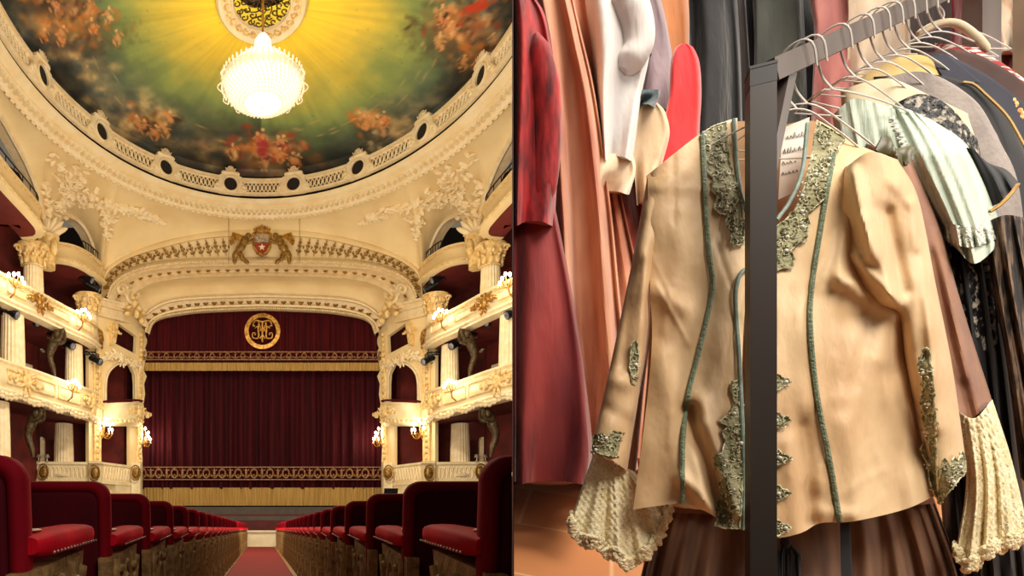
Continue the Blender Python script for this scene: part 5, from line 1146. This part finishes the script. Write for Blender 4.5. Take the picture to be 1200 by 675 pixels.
gown('green_grey_coat', 'dark green grey coat at the top behind the rail', 'coat', (62,64,54), (40,42,38), 2.5, [(-30,880,940),(60,884,944),(200,880,950)], .08, 4, .02)
gown('pink_dress', 'dusty pink dress above the rail', 'dress', (178,112,104), (130,66,62), 2.4, [(-30,944,1000),(10,950,1006),(45,954,1000),(150,950,1010)], .08, 4, .02, 1)
gown('ivory_dress', 'ivory dress above the middle of the rail', 'dress', (206,186,160), (170,146,120), 2.35, [(-30,990,1060),(20,994,1066),(150,990,1070)], .08, 5, .02, 2)
gown('brown_cloak', 'dark brown cloak behind the end of the rail', 'cloak', (64,46,40), (40,30,28), 2.45, [(-30,1050,1120),(30,1052,1124),(200,1040,1130)], .08, 5, .02)
gown('maroon_velvet_gown', 'maroon velvet gown at the upper right behind the rack', 'gown', (134,32,42), (92,18,28), 2.2, [(-30,1112,1170),(30,1116,1184),(70,1112,1200),(200,1100,1230),(420,1100,1240)], .1, 5, .03, .6)
fg = gown('flowered_dress', 'pale dress with ochre flowers at the upper right corner', 'dress', (226,204,176), (196,120,70), 2.1, [(-30,1152,1186),(10,1158,1190),(45,1166,1192),(62,1170,1190)], .06, 4, .02, scale=9, contrast=(.5,.6))
m = MB(); m.box(P(1204,60,1.95)+Vector((.02,0,.0)), (.06,.06,1.3)); m.box(P(1204,60,1.95)+Vector((.02,0,-1.05)), (.06,.06,1.2)); o = m.build('rack_upright', mat('tan_post', S(150,130,106), S(130,112,92), rough=.6), smooth=False); tag(o, 'tan upright post at the upper right edge of the wardrobe', 'post')
# back rail carrying the background costumes
bgr = thing('wardrobe_rail', 'dark overhead wardrobe rail carrying the back row of costumes', 'rail', P(900,-60,2.3)); m = MB(); m.tube([Vector((KP*2.0+.05,2.0,2.62)), Vector((KP*2.3+.6,2.4,2.75)), Vector((XR-.4,2.4,2.75))], .02, 8); m.build('tube', 'rack_steel', bgr)
# ------------------------------------------------ costume lights
area('wardrobe_key', (.95,-.25,2.2), (1.0,1.0,.9), .9, 14.5, (1,.94,.84), 100)
area('wardrobe_top', (1.9,1.5,3.3), (1.6,2.0,.9), 1.6, 46, (1,.93,.84), 140)
area('wardrobe_floor_fill', (1.3,1.35,2.9), (1.2,2.1,.7), .6, 8, (1,.86,.70), 120)  # added fill lamp to brighten the sloping floor
area('wardrobe_side', (2.2,.3,1.6), (1.2,1.1,.9), .8, 9, (1,.93,.84), 120)
# =================================================================== world, camera
w = bpy.data.worlds.new('World'); SC.world = w; w.use_nodes = True
w.node_tree.nodes['Background'].inputs['Color'].default_value = (1,.82,.6,1); w.node_tree.nodes['Background'].inputs['Strength'].default_value = .18
cam = bpy.data.cameras.new('camera'); co = bpy.data.objects.new('camera', cam); COL.objects.link(co)
co.location = (0,0,CZ); co.rotation_euler = (PI/2,0,0); cam.sensor_fit = 'HORIZONTAL'; cam.sensor_width = 36; cam.lens = 36*F/1200
cam.shift_x = (600-CX)/1200; cam.shift_y = (CY-337.5)/1200; cam.clip_start = .05; cam.clip_end = 200
SC.camera = co
SC.view_settings.view_transform = 'Standard'; SC.view_settings.look = 'None'; SC.view_settings.exposure = 0; SC.view_settings.gamma = 1
SC.cycles.use_denoising = True; SC.cycles.max_bounces = 6; SC.cycles.sample_clamp_indirect = 4; SC.cycles.transparent_max_bounces = 12
